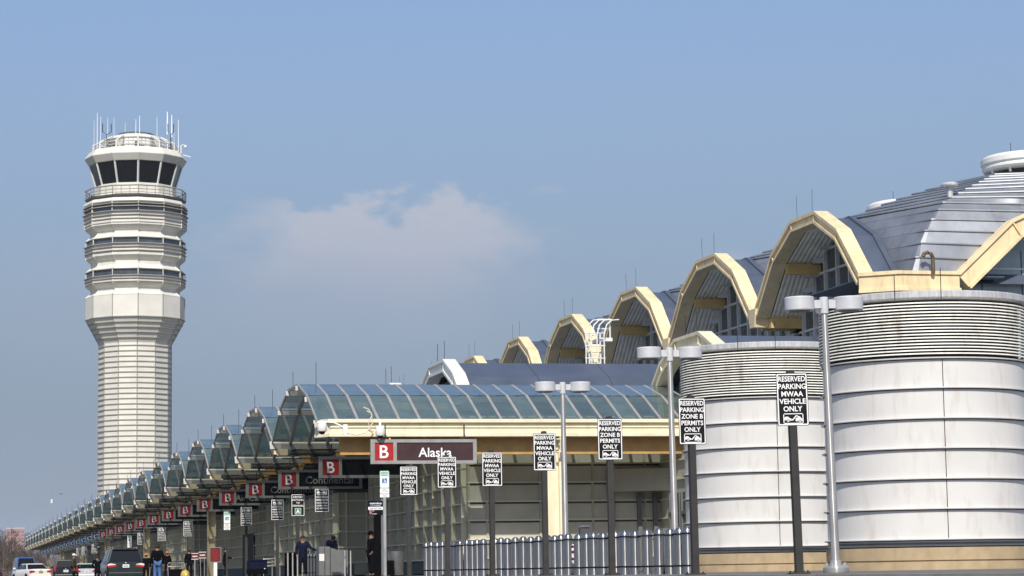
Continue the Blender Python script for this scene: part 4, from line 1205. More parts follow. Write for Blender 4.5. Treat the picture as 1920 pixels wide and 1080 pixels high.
# blue luggage cart
t = thing('luggage_cart', 'dark luggage cart draped in blue with thin upright poles', 'cart', (14.05,112.5,0))
b = MB(); b.box(-.42,.42,-.4,.9,.18,.42); b.build('deck', M['coat_black'], t, bevel=.03)
b = MB(); b.box(-.40,.40,-.38,.85,.42,.80)
for i in range(9): b.ball((-.36+.09*i,-.36,.80), (.06,.07,.05), 8, 5)
b.build('blue_cover', M['navy'], t)
for x in (-.13,0,.10,.26):
    b = MB(); b.tube([(x,.3,.78),(x-.02,.3,1.62)], .016, 6); b.build('upright', M['post'], t)
for x in (-.3,.3):
    for y in (-.3,.75):
        b = MB(); b.tube([(x-.03,y,.1),(x+.03,y,.1)], .1, 12); b.build('wheel', M['rubber'], t)
b = MB(); b.ball((.28,-.41,.42), (.03,.012,.025), 8, 5); b.build('reflector', M['white'], t)
t = thing('cart_rack', 'grey tubular rack of nested trolleys right of the blue cart', 'rack', (15.5,118.4,0))
b = MB()
for k in range(3):
    z = .55+.17*k; b.tube([(-.45,-.1,z),(.4,-.1,z+.05),(.4,.5,z+.05)], .025, 6)
for x in (-.42,.0,.38): b.tube([(x,-.05,.05),(x,-.05,.95)], .025, 6)
b.build('rails', M['pole'], t)
for x in (-.3,.3):
    b = MB(); b.tube([(x-.03,.1,.09),(x+.03,.1,.09)], .09, 10); b.build('wheel', M['rubber'], t)
t = thing('information_screen', 'black framed screen glowing orange on the panelled wall', 'screen', (20.4,150.2,0))
b = MB(); b.box(-.30,.30,0,.12,2.28,3.02); b.build('housing', M['rubber'], t)
b = MB(); b.box(-.17,.24,-.012,-.004,2.42,2.86); b.build('panel', M['orange'], t)
b = MB(); b.box(-.05,.05,.0,.1,0,2.3); b.build('post', M['dgrey'], t)
t = thing('ticket_kiosk', 'tall dark kiosk cabinet with a red side below the orange screen', 'kiosk', (17.6,127.0,0))
b = MB(); b.box(-.28,.28,-.2,.25,0,1.28); b.build('cabinet', M['coat_black'], t, bevel=.02)
b = MB(); b.box(-.26,-.12,-.212,-.203,.7,1.2); b.build('red_panel', M['dred'], t)
b = MB(); b.box(.04,.07,-.22,-.205,.2,1.2); b.build('handle', M['steel'], t)
t = thing('notice_board', 'dark red notice board on a single white post', 'notice board', (14.95,139.2,0))
b = MB(); b.box(-.30,.30,-.03,.03,.92,1.72); bo = b.build('board', M['dred'], t)
b = MB(); 
for i in range(5): b.box(-.2+.03*(i % 2),.17,-.034,-.032,1.54-i*.12,1.575-i*.12)
b.build('faint_lines', M['red'], bo)
b = MB(); 
b.box(-.33,.33,-.034,.034,1.72,1.75); b.box(-.33,.33,-.034,.034,.89,.92); b.box(-.33,-.30,-.034,.034,.92,1.72); b.box(.30,.33,-.034,.034,.92,1.72); b.build('frame', M['signframe'], t)
b = MB(); b.box(-.10,.10,-.02,.02,0,.89); b.build('post', M['white'], t)
for (x, y, h, lab, w) in ((15.0,151.6,1.55,'small red counter sign on a single white leg',.22),(15.45,151.4,1.62,'small red counter sign on two thin silver legs',.24)):
    t = thing('counter_sign', lab, 'sign', (x,y,0), group='small red counter signs')
    b = MB(); b.box(-w,w,-.02,.02,h-.40,h); b.build('board', M['dred'], t)
    b = MB(); b.box(-w,w,-.024,-.021,h-.04,h); b.box(-w,w,-.024,-.021,h-.4,h-.36); b.box(-w*.7,w*.7,-.024,-.021,h-.24,h-.17); b.build('white_bar', M['camwhite'], t)
    for s in ((-1,1) if w > .23 else (0,)):
        b = MB(); b.tube([(s*.12,0,0),(s*.12,0,h-.4)], .025 if s else .05, 6); b.build('leg', M['pole'], t)
t = thing('hand_cart', 'dark metal hand cart standing right of the man in jeans', 'cart', (13.2,144.7,-.2))
b = MB(); b.box(-.4,.4,-.2,.6,.25,.75); b.build('bin', M['coat_black'], t, bevel=.03)
b = MB(); b.tube([(-.45,0,.2),(-.5,-.1,1.0),(-.45,-.1,1.12),(.45,-.1,1.12),(.5,-.1,1.0),(.45,0,.2)], .03, 6); b.tube([(-.48,-.1,.9),(.48,-.1,.9)], .025, 6); b.build('frame', M['pole'], t)
for x in (-.35,.35):
    b = MB(); b.tube([(x-.03,0,.1),(x+.03,0,.1)], .1, 10); b.build('wheel', M['rubber'], t)
t = thing('duffel_bag', 'mustard yellow round duffel bag standing by the hand cart', 'bag', (13.45,141.6,-.2))
b = MB(); b.ball((0,0,.36), (.27,.2,.36), 14, 10); b.build('body', M['yellow'], t, smooth=True)
b = MB(); b.tube([(-.1,-.12,.66),(-.06,-.12,.82),(.06,-.12,.82),(.1,-.12,.66)], .02, 6); b.build('handle', M['coat_black'], t)
b = MB(); b.ball((.03,-.2,.42), (.05,.01,.06), 8, 6); b.build('buckle', M['white'], t)

# security cameras on the fascia
def cctv(loc, label, arm):
    t = thing('security_camera', label, 'camera', loc, group='white dome security cameras under the front canopy')
    b = MB(); b.lathe([(.0,.26),(.17,.26),(.19,.22),(.19,.02),(.17,-.04),(.13,-.06)], 20); b.build('housing', M['camwhite'], t, smooth=True)
    b = MB(); b.lathe([(.13,-.06),(.11,-.12),(.06,-.16),(0,-.17)], 16); b.build('dome', M['dark_glass'], t, smooth=True)
    b = MB(); b.box(-.2,.16,-.06,.06,.27,.36); b.build('cap', M['camwhite'], t)
    if arm:
        b = MB(); b.tube([(.1,0,.32),(.45,0,.30),(.7,0,.18),(.84,0,.10)], .035, 8); b.build('arm', M['white'], t, smooth=True)
        b = MB(); b.box(.82,.98,-.08,.06,-.18,.22); b.build('wall_bracket', M['white'], t)
        b = MB(); b.tube([(.95,-.1,-.1),(1.3,-.14,-.2),(1.7,-.14,-.1),(1.95,-.14,.25),(1.93,-.14,.6),(1.8,-.14,.80),(1.6,-.14,.88)], .024, 6); b.build('conduit', M['cable_white'], t)
    else:
        b = MB(); b.tube([(.0,.0,.34),(0,.1,.6)], .05, 8); b.build('stem', M['camwhite'], t)
        b = MB(); b.tube([(-.2,-.02,.1),(-.42,-.04,.2),(-.5,-.06,.5),(-.35,-.06,.72),(-.38,-.06,.85),(-.55,-.06,.95)], .024, 6); b.build('conduit', M['cable_white'], t)
cctv((14.0,92.0,5.65), 'white dome security camera on a curved arm at the canopy corner', True)
cctv((16.67,94.2,5.6), 'white dome security camera hung under the cream fascia by its bracket', False)

# ================================================================= PEOPLE
def skin(name, verts, edges, radii, m, parent, sub=2):
    me = bpy.data.meshes.new(name); me.from_pydata([tuple(v) for v in verts], edges, [])
    o = bpy.data.objects.new(name, me); COL.objects.link(o)
    sk = o.modifiers.new('skin', 'SKIN'); sk.use_smooth_shade = True
    for i, r in enumerate(radii):
        d = me.skin_vertices[0].data[i]
        rr = r if isinstance(r, tuple) else (r, r); d.radius = rr; d.use_root = (i == 0)
    ss = o.modifiers.new('sub', 'SUBSURF'); ss.levels = sub; ss.render_levels = sub
    dg = bpy.context.evaluated_depsgraph_get()
    nm = bpy.data.meshes.new_from_object(o.evaluated_get(dg)); nm.name = name
    bpy.data.objects.remove(o)
    nm.materials.clear(); nm.materials.append(m)
    for p in nm.polygons: p.use_smooth = True
    r = bpy.data.objects.new(name, nm); COL.objects.link(r); r.parent = parent
    return r
def person(loc, rz, label, top, legs, hair, hat=None, h=1.75, arms='down', bend=0., coat=False, legsplit=.11):
    t = thing('person', label, 'person', loc, rz)
    k = h/1.75
    def V(x, y, z): return Vector((x*k, y*k, z*k))
    hip = V(0,0,.95); 
    # bend forward (towards -Y) pivots the trunk about the hips
    def B(x, y, z):
        v = V(x,y,z) - hip; c, s = math.cos(bend), math.sin(bend)
        return hip + Vector((v.x, v.y*c - v.z*s, v.y*s + v.z*c))
    J = {}
    J['pel'] = hip; J['waist'] = B(0,0,1.1); J['chest'] = B(0,-.0,1.32); J['neck'] = B(0,0.01,1.47); J['head'] = B(0,-.02,1.60); J['crown'] = B(0,-.01,1.71)
    A = {}
    for s, n in ((-1,'l'),(1,'r')):
        J['sh'+n] = B(s*.19,.01,1.41)
        if arms == 'down': e, w = B(s*.26,.04,1.13), B(s*.24,-.06,.90)
        elif arms == 'pocket': e, w = B(s*.30,.08,1.14), B(s*.20,-.05,.96)
        elif arms == 'fwd': e, w = (B(s*.26,-.10,1.16), B(s*.2,-.36,1.12))
        elif arms == 'right': e, w = ((B(.34,-.12,1.2), B(.60,-.2,1.10)) if s > 0 else (B(-.27,.02,1.14), B(-.24,-.08,.92)))
        else: e, w = B(s*.27,-.06,1.15), B(s*.1,-.26,1.12)
        J['el'+n] = e; J['wr'+n] = w; J['ha'+n] = w + (w-e).normalized()*.09*k
        J['hp'+n] = V(s*.09,0,.92); J['kn'+n] = V(s*legsplit,-.02,.5); J['an'+n] = V(s*(legsplit+.01),.03,.09); J['to'+n] = V(s*(legsplit+.03),-.13,.035)
    names_ = list(J); idx = {n: i for i, n in enumerate(names_)}
    E = [('pel','waist'),('waist','chest'),('chest','neck'),('neck','head'),('head','crown')]
    for n in 'lr': E += [('chest','sh'+n),('sh'+n,'el'+n),('el'+n,'wr'+n),('wr'+n,'ha'+n),('pel','hp'+n),('hp'+n,'kn'+n),('kn'+n,'an'+n),('an'+n,'to'+n)]
    RR = {'pel':.13,'waist':.12,'chest':.14,'neck':.055,'head':.085,'crown':.06}
    for n in 'lr': RR.update({'sh'+n:.06,'el'+n:.042,'wr'+n:.028,'ha'+n:.03,'hp'+n:.085,'kn'+n:.055,'an'+n:.04,'to'+n:.035})
    verts = [J[n] for n in names_]; rad = [RR[n]*k for n in names_]; edges = [(idx[a], idx[c]) for a, c in E]
    body = skin('body', verts, edges, rad, M['skin'], t)
    # face and hands join the body mesh
    f = MB(); hd = J['head']; fw = (B(0,-1,1.6)-B(0,0,1.6)).normalized(); up = (J['crown']-hd).normalized()
    f.tube([hd+fw*.078*k+up*.02*k, hd+fw*.105*k-up*.012*k], [.008*k,.014*k], 6)
    for s in (-1,1): f.ball(hd+Vector((s*.083*k,.0,0.005)), (.012*k,.02*k,.03*k), 6, 5)
    for n, s in (('l',-1),('r',1)):
        w = J['ha'+n]; d = (J['ha'+n]-J['wr'+n]).normalized(); side = d.cross(Vector((1,0,0)))
        if side.length < .1: side = Vector((0,1,0))
        side.normalize()
        for i, ln in enumerate((.07,.082,.078,.06)):
            o = side*(i-1.5)*.017*k
            f.tube([w+o, w+o+d*ln*.55*k, w+o+d*ln*k+fw*.012*k], [.0085*k,.008*k,.006*k], 5)
        f.tube([w-d*.05*k-side*.03*k, w-side*.055*k, w+d*.025*k-side*.058*k], [.010*k,.009*k,.007*k], 5)
    fm = bpy.data.meshes.new('tmp'); fm.from_pydata(f.v, [], f.f)
    bm = bmesh.new(); bm.from_mesh(body.data); bm.from_mesh(fm); bm.to_mesh(body.data); bm.free(); bpy.data.meshes.remove(fm)
    e_ = MB()
    for s in (-1,1): e_.ball(hd+fw*.083*k+up*.025*k+Vector((s*.032*k,0,0)), .009*k, 6, 5)
    e_.box(hd.x-.025*k, hd.x+.025*k, (hd+fw*.088*k).y-.004, (hd+fw*.088*k).y+.004, (hd-up*.045*k).z-.004, (hd-up*.045*k).z+.004) if bend == 0 else None
    e_.build('eyes_and_mouth', M['hair_dark'], t)
    # jacket
    jn = ['waist','pel','chest','neck','shl','ell','wrl','shr','elr','wrr']; ji = {n:i for i,n in enumerate(jn)}
    jr = {'waist':.165,'pel':.17,'chest':.18,'neck':.085,'shl':.092,'shr':.092,'ell':.066,'elr':.066,'wrl':.05,'wrr':.05}
    je = [('waist','pel'),('waist','chest'),('chest','neck'),('chest','shl'),('shl','ell'),('ell','wrl'),('chest','shr'),('shr','elr'),('elr','wrr')]
    jv = [J[n] for n in jn]; jrad = [jr[n]*k for n in jn]
    if coat:
        jv += [V(-.10,.01,.60), V(.10,.01,.60)]; jrad += [.125*k]*2; je2 = [(ji[a],ji[c]) for a,c in je]+[(1,len(jn)),(1,len(jn)+1)]
    else:
        jv += [V(-.085,0,.84), V(.085,0,.84)]; jrad += [.118*k]*2; je2 = [(ji[a],ji[c]) for a,c in je]+[(1,len(jn)),(1,len(jn)+1)]
    skin('jacket', jv, je2, jrad, M[top], t)
    # trousers
    tv = [J['pel'],J['hpl'],J['knl'],J['anl'],J['hpr'],J['knr'],J['anr']]
    skin('trousers', tv, [(0,1),(1,2),(2,3),(0,4),(4,5),(5,6)], [.15*k,.108*k,.082*k,.07*k,.108*k,.082*k,.07*k], M[legs], t)
    for n in 'lr':
        b = MB(); a, to = J['an'+n], J['to'+n]
        b.ball(((a.x+to.x)/2, (a.y+to.y)/2-.02, .045*k), (.05*k,.14*k,.05*k), 10, 6); b.build('shoe', M['shoe'], t, smooth=True)
    b = MB(); c = hd+up*.045*k-fw*.02*k
    b.ball(c, (.098*k,.105*k,.098*k), 14, 9)
    ho = b.build('hair', M[hair], t, smooth=True)
    if hat:
        b = MB(); c = hd+up*.075*k
        b.ball(c, (.112*k,.12*k,.085*k), 14, 8)
        b.prism([(c.x+x*k, c.y+y*k) for x, y in ((-.09,-.04),(.09,-.04),(.07,-.20),(-.07,-.20))], 'z', c.z-.025*k, c.z-.005*k)
        b.build('hat', M[hat], t, smooth=True)
    return t
person((17.05,98.7,0), -1.25, 'person in a long black coat and flat cap standing with back to the steel bin', 'coat_black','trouser','hair_dark','coat_black',1.86,'pocket',coat=True)
person((15.6,100.9,.12), .35, 'person in a blue jacket bending over the luggage desk', 'coat_blue','trouser','hair_dark',None,1.78,'fwd',bend=.65)
person((14.75,102.6,0), PI-.2+PI, 'person in a dark jacket reaching towards the desk behind the short bollard row', 'navy','trouser','hair_dark',None,1.80,'right',coat=True)
person((15.53,139.1,0), 1.5, 'person in a long black coat right of the red notice board', 'coat_black','trouser','hair_dark',None,1.75,'fwd',coat=True)
person((16.44,161.6,0), 2.9, 'person with a grey cap behind the red counter signs', 'coat_grey','trouser','hair_dark','coat_grey',1.8,'down')
person((14.75,152.6,0), 3.3, 'person in black left of the red counter signs', 'coat_black','trouser','hair_dark',None,1.82,'down')
person((14.64,167.2,0), .2, 'person with an orange hat and black clothes right of the man in jeans', 'coat_black','trouser','hair_dark','hat_orange',1.84,'down')
person((9.33,111.6,-.2), PI, 'person in a dark jacket and blue jeans seen from behind, standing in the road', 'coat_black','jeans','hair_dark',None,1.80,'down',legsplit=.10)
person((12.04,152.3,-.2), PI, 'person with an orange cap partly hidden by the dark minivan', 'coat_black','trouser','hair_dark','hat_orange',1.76,'down')
person((9.66,163.2,-.2), 3.0, 'person in a black coat between the silver sedan and the minivan', 'coat_black','trouser','hair_dark',None,1.78,'pocket',coat=True)
person((7.37,148.3,-.2), 1.4, 'person in an olive coat and white hat beside the black car', 'coat_olive','trouser','hair_dark','hat_white',1.78,'down',coat=True)
person((14.9,182.0,0), .4, 'person in black far down the pavement under the minivan-side no parking sign', 'coat_black','trouser','hair_dark',None,1.75,'down')

# ================================================================= VEHICLES
def car(name, label, cat, loc, rz, m, dims, tail='h', rack=False, plate_m='white'):
    """rear at y=0, nose towards +Y"""
    t = thing(name, label, cat, loc, rz)
    L, W, H, belt, hood, rs, rt, ft, ws = dims     # length, width, height, belt height, bonnet height, boot length, roof start, roof end, windscreen foot
    hw = W/2
    st = [(0.0,.86,.45,belt-.10),(.10,.95,.32,belt-.01),(.35,.99,.26,belt),(rs,1.,.24,belt+.01),(L*.5,1.,.24,belt-.01),(ws,1.,.24,hood+.05),(L-.5,.97,.26,hood-.04),(L-.12,.9,.32,hood-.16),(L,.80,.42,hood-.30)]
    b = MB(); rings = []
    for y, wf, zb, zt in st:
        w = hw*wf; zm = zb+(zt-zb)*.55
        half = [(w*.80,zb),(w*.97,zb+.08),(w,zm),(w*.985,zt-.10),(w*.93,zt-.02),(w*.70,zt+.015),(0,zt+.03)]
        rings.append([(x,y,z) for x,z in half] + [(-x,y,z) for x,z in half[::-1][1:]])
    for i in range(len(rings)-1): b.strip(rings[i], rings[i+1], True)
    b.add(rings[0], [tuple(range(len(rings[0])))]); b.add(rings[-1], [tuple(range(len(rings[-1])))])
    body = b.build('body', m, t, smooth=True)
    # greenhouse
    wb, wr = hw*.93, hw*.74
    G = [(rs if rs > .2 else .22, wb, belt-.02), (rt, wr, H-.05), (ft, wr, H-.05), (ws, wb, hood+.04)]
    g = MB()
    bl = [( wb, G[0][0], belt-.02), (wr, rt, H-.05), (wr, ft, H-.05), (wb*.97, ws, hood+.02)]
    R_ = [(x,y,z) for x,y,z in bl]; L_ = [(-x,y,z) for x,y,z in bl]
    top = [(wr*.85,rt+.03,H),(wr*.85,ft-.05,H)]; topL = [(-x,y,z) for x,y,z in top]
    vs = R_+L_+top+topL
    g.add(vs, [(0,1,2,3),(7,6,5,4),(0,4,5,1),(3,2,6,7),(1,8,9,2),(6,11,10,5),(8,10,11,9),(1,5,10,8),(2,9,11,6)])
    g.build('cabin', m, t, bevel=.03)
    def pane(pts, nm='window', push=.012):
        c = sum((Vector(p) for p in pts), Vector())/len(pts); n = (Vector(pts[1])-Vector(pts[0])).cross(Vector(pts[2])-Vector(pts[0])).normalized()
        cen = Vector((0, L*.45, H*.6))
        if n.dot(c-cen) < 0: n = -n
        q = [c+(Vector(p)-c)*.93 + n*push for p in pts]
        w = MB(); w.add(q+[p-n*(push+.004) for p in q], [tuple(range(len(q))), tuple(range(len(q)*2-1,len(q)-1,-1))]+[(i,(i+1)%len(q),len(q)+(i+1)%len(q),len(q)+i) for i in range(len(q))]); w.build(nm, M['dark_glass'], t)
    pane([R_[0],R_[1],L_[1],L_[0]], 'rear_window'); pane([R_[3],R_[2],L_[2],L_[3]], 'windscreen')
    for S in (R_, L_):
        a, b1, c1, d = [Vector(p) for p in S]
        f = .5
        m0 = a.lerp(d,f); m1 = b1.lerp(c1,f)
        lo = Vector((0,0,.10))
        pane([a.lerp(d,.04)+lo*.5, b1, m1.lerp(b1,.03), m0.lerp(a,.03)+lo*.5]); pane([m0.lerp(d,.03)+lo*.5, m1.lerp(c1,.03), c1, d.lerp(a,.08)+lo*.5])
    # wheels
    for x in (-1,1):
        for y in (.85, L-.9):
            w = MB(); w.tube([(x*(hw-.20),y,.33),(x*(hw+.005),y,.33)], .33, 20); wo = w.build('tyre', M['rubber'], t)
            r = MB(); r.tube([(x*(hw-.02),y,.33),(x*(hw+.012),y,.33)], .20, 14); r.build('rim', M['pole'], wo)
            ar = MB(); ar.tube([(x*(hw-.06),y,.345),(x*(hw+.002),y,.345)], .385, 20); ar.build('wheel_arch', M['rubber'], body)
    # tail lamps
    for x in (-1,1):
        l = MB()
        if tail == 'v': l.prism([(x*hw*.80,belt-.25),(x*hw*.955,belt-.25),(x*hw*.84,H-.40),(x*hw*.74,H-.40)], 'y', .0, .30)
        else:
            l.prism([(x*hw*.50,belt-.24),(x*hw*.94,belt-.30),(x*hw*.97,belt-.12),(x*hw*.80,belt-.07),(x*hw*.52,belt-.13)], 'y', -.005, .12)
        l.build('tail_lamp', M['tail'], t)
        if tail == 'c':
            q = MB(); q.prism([(x*hw*.52,belt-.15),(x*hw*.96,belt-.20),(x*hw*.955,belt-.12),(x*hw*.80,belt-.075),(x*hw*.53,belt-.125)], 'y', -.018, -.008); q.build('reversing_lamp', M['lampclear'], t)
        mr = MB(); mr.ball((x*(hw+.12), ws-.25 if ws < L else L*.7, belt+.08), (.12,.06,.08), 8, 6); mr.build('wing_mirror', m, t, smooth=True)
    p = MB(); p.box(-.17,.17,-.022,-.008,belt-.30,belt-.14); po = p.build('number_plate', M[plate_m], t)
    q = MB()
    for i in range(6): q.box(-.13+i*.045,-.10+i*.045,-.026,-.0225,belt-.26,belt-.18)
    q.build('plate_marks', M['grey'], po)
    bp_ = MB(); bp_.box(-hw*.90,hw*.90,-.07,.10,.36,.58); bp_.build('rear_bumper', m, t, bevel=.04)
    sk = MB(); sk.box(-hw*.8,hw*.8,-.02,L-.2,.20,.36); sk.build('underbody', M['rubber'], t)
    bd = MB(); bd.ball((0,-.02,belt-.06), (.045,.015,.03), 8, 6); bd.build('badge', M['pole'], t)
    if rack:
        for x in (-1,1):
            r = MB(); r.tube([(x*wr*.85,rt+.1,H),(x*wr*.85,rt+.2,H+.06),(x*wr*.85,ft-.2,H+.06),(x*wr*.85,ft-.1,H)], .02, 6); r.build('roof_rail', M['pole'], t)
        s = MB(); s.box(-wr*.9,wr*.9,rt-.12,rt+.1,H-.05,H-.01); s.build('spoiler', m, t)
    return t
car('minivan', 'dark green minivan seen from behind with roof rails and clear tail lamps', 'minivan', (9.01,127.2,-.2), .02, M['car_dark'], (4.9,1.98,1.80,1.12,1.10,.10,.45,3.3,4.1), 'c', True)
car('sedan', 'silver sedan seen from behind, left of the dark minivan', 'car', (10.65,194,-.2), 0, M['car_silver'], (4.7,1.82,1.45,1.02,.95,.75,1.35,2.75,3.5))
car('sedan', 'white sedan seen from behind left, at the left edge of the road', 'car', (6.95,189.8,-.2), .28, M['car_white'], (4.8,1.84,1.47,1.03,.95,.80,1.45,2.85,3.6), plate_m='yellow')
car('suv', 'black car with tall red tail lamps between the white and silver sedans', 'car', (8.3,178,-.2), -.05, M['car_black'], (4.5,1.80,1.66,1.05,1.02,.10,.45,2.9,3.6), 'v')
# blue shuttle van, seen from the front
car('shuttle_van', 'blue high-roofed van facing the camera, beyond the white sedan', 'van', (7.0,241,-.2), PI+.06, M['car_blue'], (5.4,2.0,2.35,1.2,1.15,.10,.35,4.0,4.85), 'v')
car('sedan', 'small dark red car at the far left edge, before the blue van', 'car', (3.6,206,-.2), -.1, material('car_red',(.30,.02,.025),.3,.2), (4.6,1.8,1.42,1.0,.95,.75,1.35,2.75,3.5)).location = (3.2,206,-.2)

# ================================================================= BARE TREES
def tree_mesh(seed, h):
    rnd = random.Random(seed); tr = MB(); tw = MB()
    tr.tube([(0,0,0),(rnd.uniform(-.1,.1),0,h*.3),(rnd.uniform(-.25,.25),0,h*.62),(rnd.uniform(-.3,.3),0,h*.92)], [.20,.15,.08,.02], 7)
    def branch(p, d, ln, r, lvl):
        q = p + d*ln*.5 + Vector((rnd.uniform(-.1,.1),rnd.uniform(-.1,.1),.06))*ln; e = q + (d+Vector((rnd.uniform(-.3,.3),rnd.uniform(-.3,.3),.25))).normalized()*ln*.5
        (tr if lvl == 0 else tw).tube([p,q,e], [r,r*.75,r*.35], 4 if lvl == 0 else 3, caps=False)
        if lvl < 3:
            for i in range([5,4,4][lvl]):
                t = rnd.uniform(.3,1); s = p.lerp(e,t)
                nd = (d + Vector((rnd.uniform(-1,1),rnd.uniform(-1,1),rnd.uniform(-.2,.9)))*.85).normalized()
                branch(s, nd, ln*rnd.uniform(.4,.62), max(r*.5,.014), lvl+1)
    for i in range(15):
        z = h*(.18+.72*i/15); a = rnd.uniform(0,2*PI)
        branch(Vector((0,0,z)), Vector((math.cos(a)*.8,math.sin(a)*.8,.65)).normalized(), h*.34*(1.05-.6*i/15), .065*(1-.5*i/15), 0)
    return tr, tw
protos = []
for s, h in ((1,9.5),(2,8.6),(3,10.2)):
    tr, tw = tree_mesh(s, h); protos.append((tr, tw))
rnd = random.Random(11)
made = []
spots = []
for i in range(26):
    px = -20 + i*3.6 + rnd.uniform(-2,2); D = 500 + 22*(i % 7) + rnd.uniform(-6,6)
    spots.append(((px+97)*D*.9735/4500, D))
for i, (x, D) in enumerate(spots):
    y = (D - x*.2286)/.9735
    lab = ('bare brown roadside tree, %s from the left in the far row' % (ORD[i+1] if i < 27 else 'last'))
    if i < 3:
        t = thing('bare_tree', lab, 'tree', (x,y,-.3), 0, 'bare trees beyond the far end of the terminal')
        protos[i][0].build('trunk', M['bark'], t); protos[i][1].build('crown', M['twig'], t); made.append(t)
        t.scale = (1.15,1.15,rnd.uniform(.75,1.0))
    else:
        t = dup(made[i % 3], (x,y,-.3), rnd.uniform(0,6), lab); s = rnd.uniform(.85,1.15)*1.1; t.scale = (s*1.1,s*1.1,s*(.95 if i < 12 else .62))
# understorey thicket behind the row
b = MB(); rnd = random.Random(4)
for i in range(2600):
    x = rnd.uniform(-6,36); y = rnd.uniform(600,690); z = rnd.uniform(0,1)**1.3*7.0
    d = Vector((rnd.uniform(-.5,.5),rnd.uniform(-.4,.4),1))*rnd.uniform(.8,2.2)
    b.tube([(x,y,z),(x+d.x,y+d.y,z+d.z)], [.05,.02], 3, caps=False)
tag(b.build('thicket', M['twig']), 'brown bare thicket behind the roadside trees', kind='stuff')

# bird
t = thing('bird', 'small dark bird flying in the sky left of the tower', 'bird', (6.8,153.5,5.35)); t.scale = (.3,.3,.3)
b = MB(); b.ball((0,0,0), (.10,.22,.085), 10, 7); b.ball((0,-.22,.04), (.055,.07,.055), 8, 6); b.prism([(-.04,.2),(.04,.2),(.08,.42),(-.08,.42)], 'z', -.01, .01); b.build('body', M['coat_black'], t, smooth=True)
for s in (-1,1):
    b = MB(); b.add([(s*.05,-.1,.03),(s*.3,-.14,.17),(s*.48,.04,.12),(s*.26,.10,.12),(s*.05,.12,.03),(s*.05,-.1,.045),(s*.3,-.14,.185),(s*.48,.04,.13),(s*.26,.10,.135),(s*.05,.12,.045)], [(0,1,2,3,4),(9,8,7,6,5),(0,1,6,5),(1,2,7,6),(2,3,8,7),(3,4,9,8)]); b.build('wing', M['coat_black'], t)
# thin far radio mast
t = thing('radio_mast', 'thin pale radio mast far away left of the tower', 'mast', (75,1840,0))
b = MB(); b.tube([(0,0,0),(0,0,68)], [.35,.15], 6); b.build('mast', M['signframe'], t)
b = MB(); b.lathe([(.9,56),(.9,58.5),(.3,59)], 8); b.build('antenna_pod', M['camwhite'], t)
# ================================================================= SKY, SUN, CAMERA
SUN_AZ = math.radians(194)     # compass bearing of the sun (clockwise from +Y)
SUN_EL = math.radians(43)
W = bpy.data.worlds.new('World'); SC.world = W; W.use_nodes = True
nt = W.node_tree; N = nt.nodes; L = nt.links
bg = N['Background']; bg.inputs['Strength'].default_value = .105
sky = N.new('ShaderNodeTexSky'); sky.sky_type = 'NISHITA'; sky.sun_disc = False
sky.sun_elevation = SUN_EL; sky.sun_rotation = SUN_AZ
sky.air_density = 1.0; sky.dust_density = 1.2; sky.ozone_density = 3.0; sky.altitude = 0
tc = N.new('ShaderNodeTexCoord'); sp = N.new('ShaderNodeSeparateXYZ'); L.new(tc.outputs['Generated'], sp.inputs[0])
def mth(op, a, b=None, c=None, clamp=False):
    n = N.new('ShaderNodeMath'); n.operation = op; n.use_clamp = clamp
    for i, v in enumerate((a, b, c)):
        if v is None: continue
        if isinstance(v, (int, float)): n.inputs[i].default_value = v
        else: L.new(v, n.inputs[i])
    return n.outputs[0]
def sstep(v, a, b):
    n = N.new('ShaderNodeMapRange'); n.interpolation_type = 'SMOOTHSTEP'
    n.inputs['From Min'].default_value = a; n.inputs['From Max'].default_value = b; L.new(v, n.inputs['Value']); return n.outputs['Result']
yy = mth('MAXIMUM', sp.outputs['Y'], .01)
az = mth('DIVIDE', sp.outputs['X'], yy); el = mth('DIVIDE', sp.outputs['Z'], yy)
def cloud(a0, e0, sa, se, scale, seed, top=.35, bot=.9):
    u = mth('DIVIDE', mth('SUBTRACT', az, a0), sa); v = mth('DIVIDE', mth('SUBTRACT', el, e0), se)
    cmb = N.new('ShaderNodeCombineXYZ'); L.new(az, cmb.inputs[0]); L.new(mth('MULTIPLY', el, 1.9), cmb.inputs[1]); cmb.inputs[2].default_value = seed
    nz = N.new('ShaderNodeTexNoise'); nz.inputs['Scale'].default_value = scale; nz.inputs['Detail'].default_value = 9; nz.inputs['Roughness'].default_value = .55
    L.new(cmb.outputs[0], nz.inputs['Vector'])
    n0 = mth('SUBTRACT', nz.outputs['Fac'], .5)
    vt = mth('ADD', v, mth('MULTIPLY', n0, 1.7))
    hz = mth('SUBTRACT', 1., sstep(mth('ABSOLUTE', mth('ADD', u, mth('MULTIPLY', n0, 1.2))), .35, 1.05))
    tp = mth('SUBTRACT', 1., sstep(vt, 1.0-top, 1.0))
    bt = sstep(v, -1.1, -1.1+bot*2)
    return mth('MULTIPLY', mth('MULTIPLY', hz, tp), bt), v
c1, v1 = cloud(.180, .127, .075, .033, 34., 2.45, top=.26, bot=.75)
c2, v2 = cloud(.345, .131, .03, .010, 40., 4.1, top=.9, bot=.9)
c3, v3 = cloud(.12, .105, .16, .040, 14., 7.7, top=1.2, bot=.9)
mask = mth('ADD', mth('MULTIPLY', c1, .85), mth('ADD', mth('MULTIPLY', c2, .42), mth('MULTIPLY', c3, .45)), clamp=True)
tint = N.new('ShaderNodeMix'); tint.data_type = 'RGBA'; tint.blend_type = 'MULTIPLY'; tint.inputs['Factor'].default_value = 1
L.new(sky.outputs[0], tint.inputs['A']); tint.inputs['B'].default_value = (1.25,1.22,1.29,1)
mx = N.new('ShaderNodeMix'); mx.data_type = 'RGBA'; L.new(mask, mx.inputs['Factor']); 
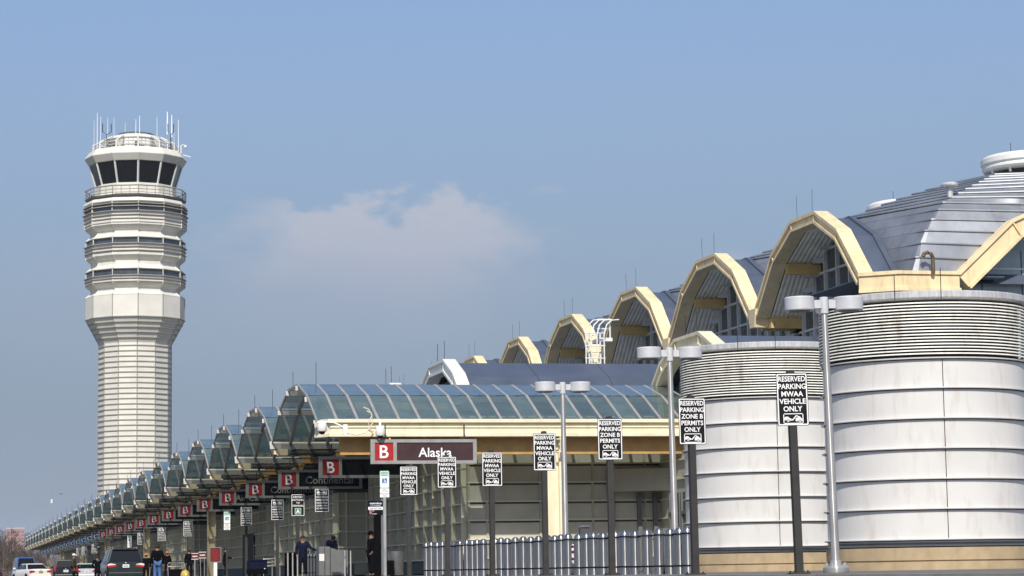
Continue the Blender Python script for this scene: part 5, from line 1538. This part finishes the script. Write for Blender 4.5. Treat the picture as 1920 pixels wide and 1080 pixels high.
cc = N.new('ShaderNodeMix'); cc.data_type = 'RGBA'; cc.inputs['A'].default_value = (3.4,3.95,5.1,1); cc.inputs['B'].default_value = (4.75,5.0,5.8,1)
L.new(sstep(v1, -.6, .9), cc.inputs['Factor']); L.new(cc.outputs['Result'], mx.inputs['B'])
veil = N.new('ShaderNodeMix'); veil.data_type = 'RGBA'   # thin grey stratus veil near the horizon
vf = mth('MULTIPLY', mth('SUBTRACT', 1., sstep(sp.outputs['Z'], .04, .34)), .92)
L.new(vf, veil.inputs['Factor']); L.new(tint.outputs['Result'], veil.inputs['A']); veil.inputs['B'].default_value = (2.2,2.85,3.8,1)
L.new(veil.outputs['Result'], mx.inputs['A'])
L.new(mx.outputs['Result'], bg.inputs['Color'])
sun = bpy.data.lights.new('sun', 'SUN'); sun.energy = 4.9; sun.angle = math.radians(.53); sun.color = (1,.94,.84)
so = bpy.data.objects.new('sun', sun); COL.objects.link(so)
d = Vector((math.sin(SUN_AZ)*math.cos(SUN_EL), math.cos(SUN_AZ)*math.cos(SUN_EL), math.sin(SUN_EL)))
so.rotation_euler = d.to_track_quat('Z', 'Y').to_euler(); so.location = d*200 + Vector((0,0,50))
CAMZ = .125
yaw, pit, roll = 0.23086353, 0.11747528, .015
fw = Vector((math.sin(yaw)*math.cos(pit), math.cos(yaw)*math.cos(pit), math.sin(pit)))
rt = Vector((math.cos(yaw), -math.sin(yaw), 0)); up = rt.cross(fw)
u2 = up*math.cos(roll)+rt*math.sin(roll); r2 = rt*math.cos(roll)-up*math.sin(roll)
# the air: one closed box of thin haze round the whole scene
hz = bpy.data.materials.new('haze_air'); hz.use_nodes = True; hn = hz.node_tree
hn.nodes.remove(hn.nodes['Principled BSDF']); pv = hn.nodes.new('ShaderNodeVolumePrincipled')
pv.inputs['Color'].default_value = (.80,.88,1,1); pv.inputs['Density'].default_value = .00007; pv.inputs['Anisotropy'].default_value = 0.
hn.links.new(pv.outputs[0], hn.nodes['Material Output'].inputs['Volume'])
if HAZE:
    b = MB(); b.box(-3100,4100,-310,9100,-1.4,185); tag(b.build('haze', hz), kind='stuff')
cam = bpy.data.cameras.new('camera'); cam.sensor_width = 36; cam.lens = 4500/1920*36; cam.clip_end = 12000; cam.clip_start = .5
co = bpy.data.objects.new('camera', cam); COL.objects.link(co)
m = Matrix((( r2.x,u2.x,-fw.x,0),(r2.y,u2.y,-fw.y,0),(r2.z,u2.z,-fw.z,CAMZ),(0,0,0,1)))
co.matrix_world = m; SC.camera = co
vs = SC.view_settings; vs.view_transform = 'Standard'; vs.look = 'None'; vs.gamma = 1; vs.exposure = 0
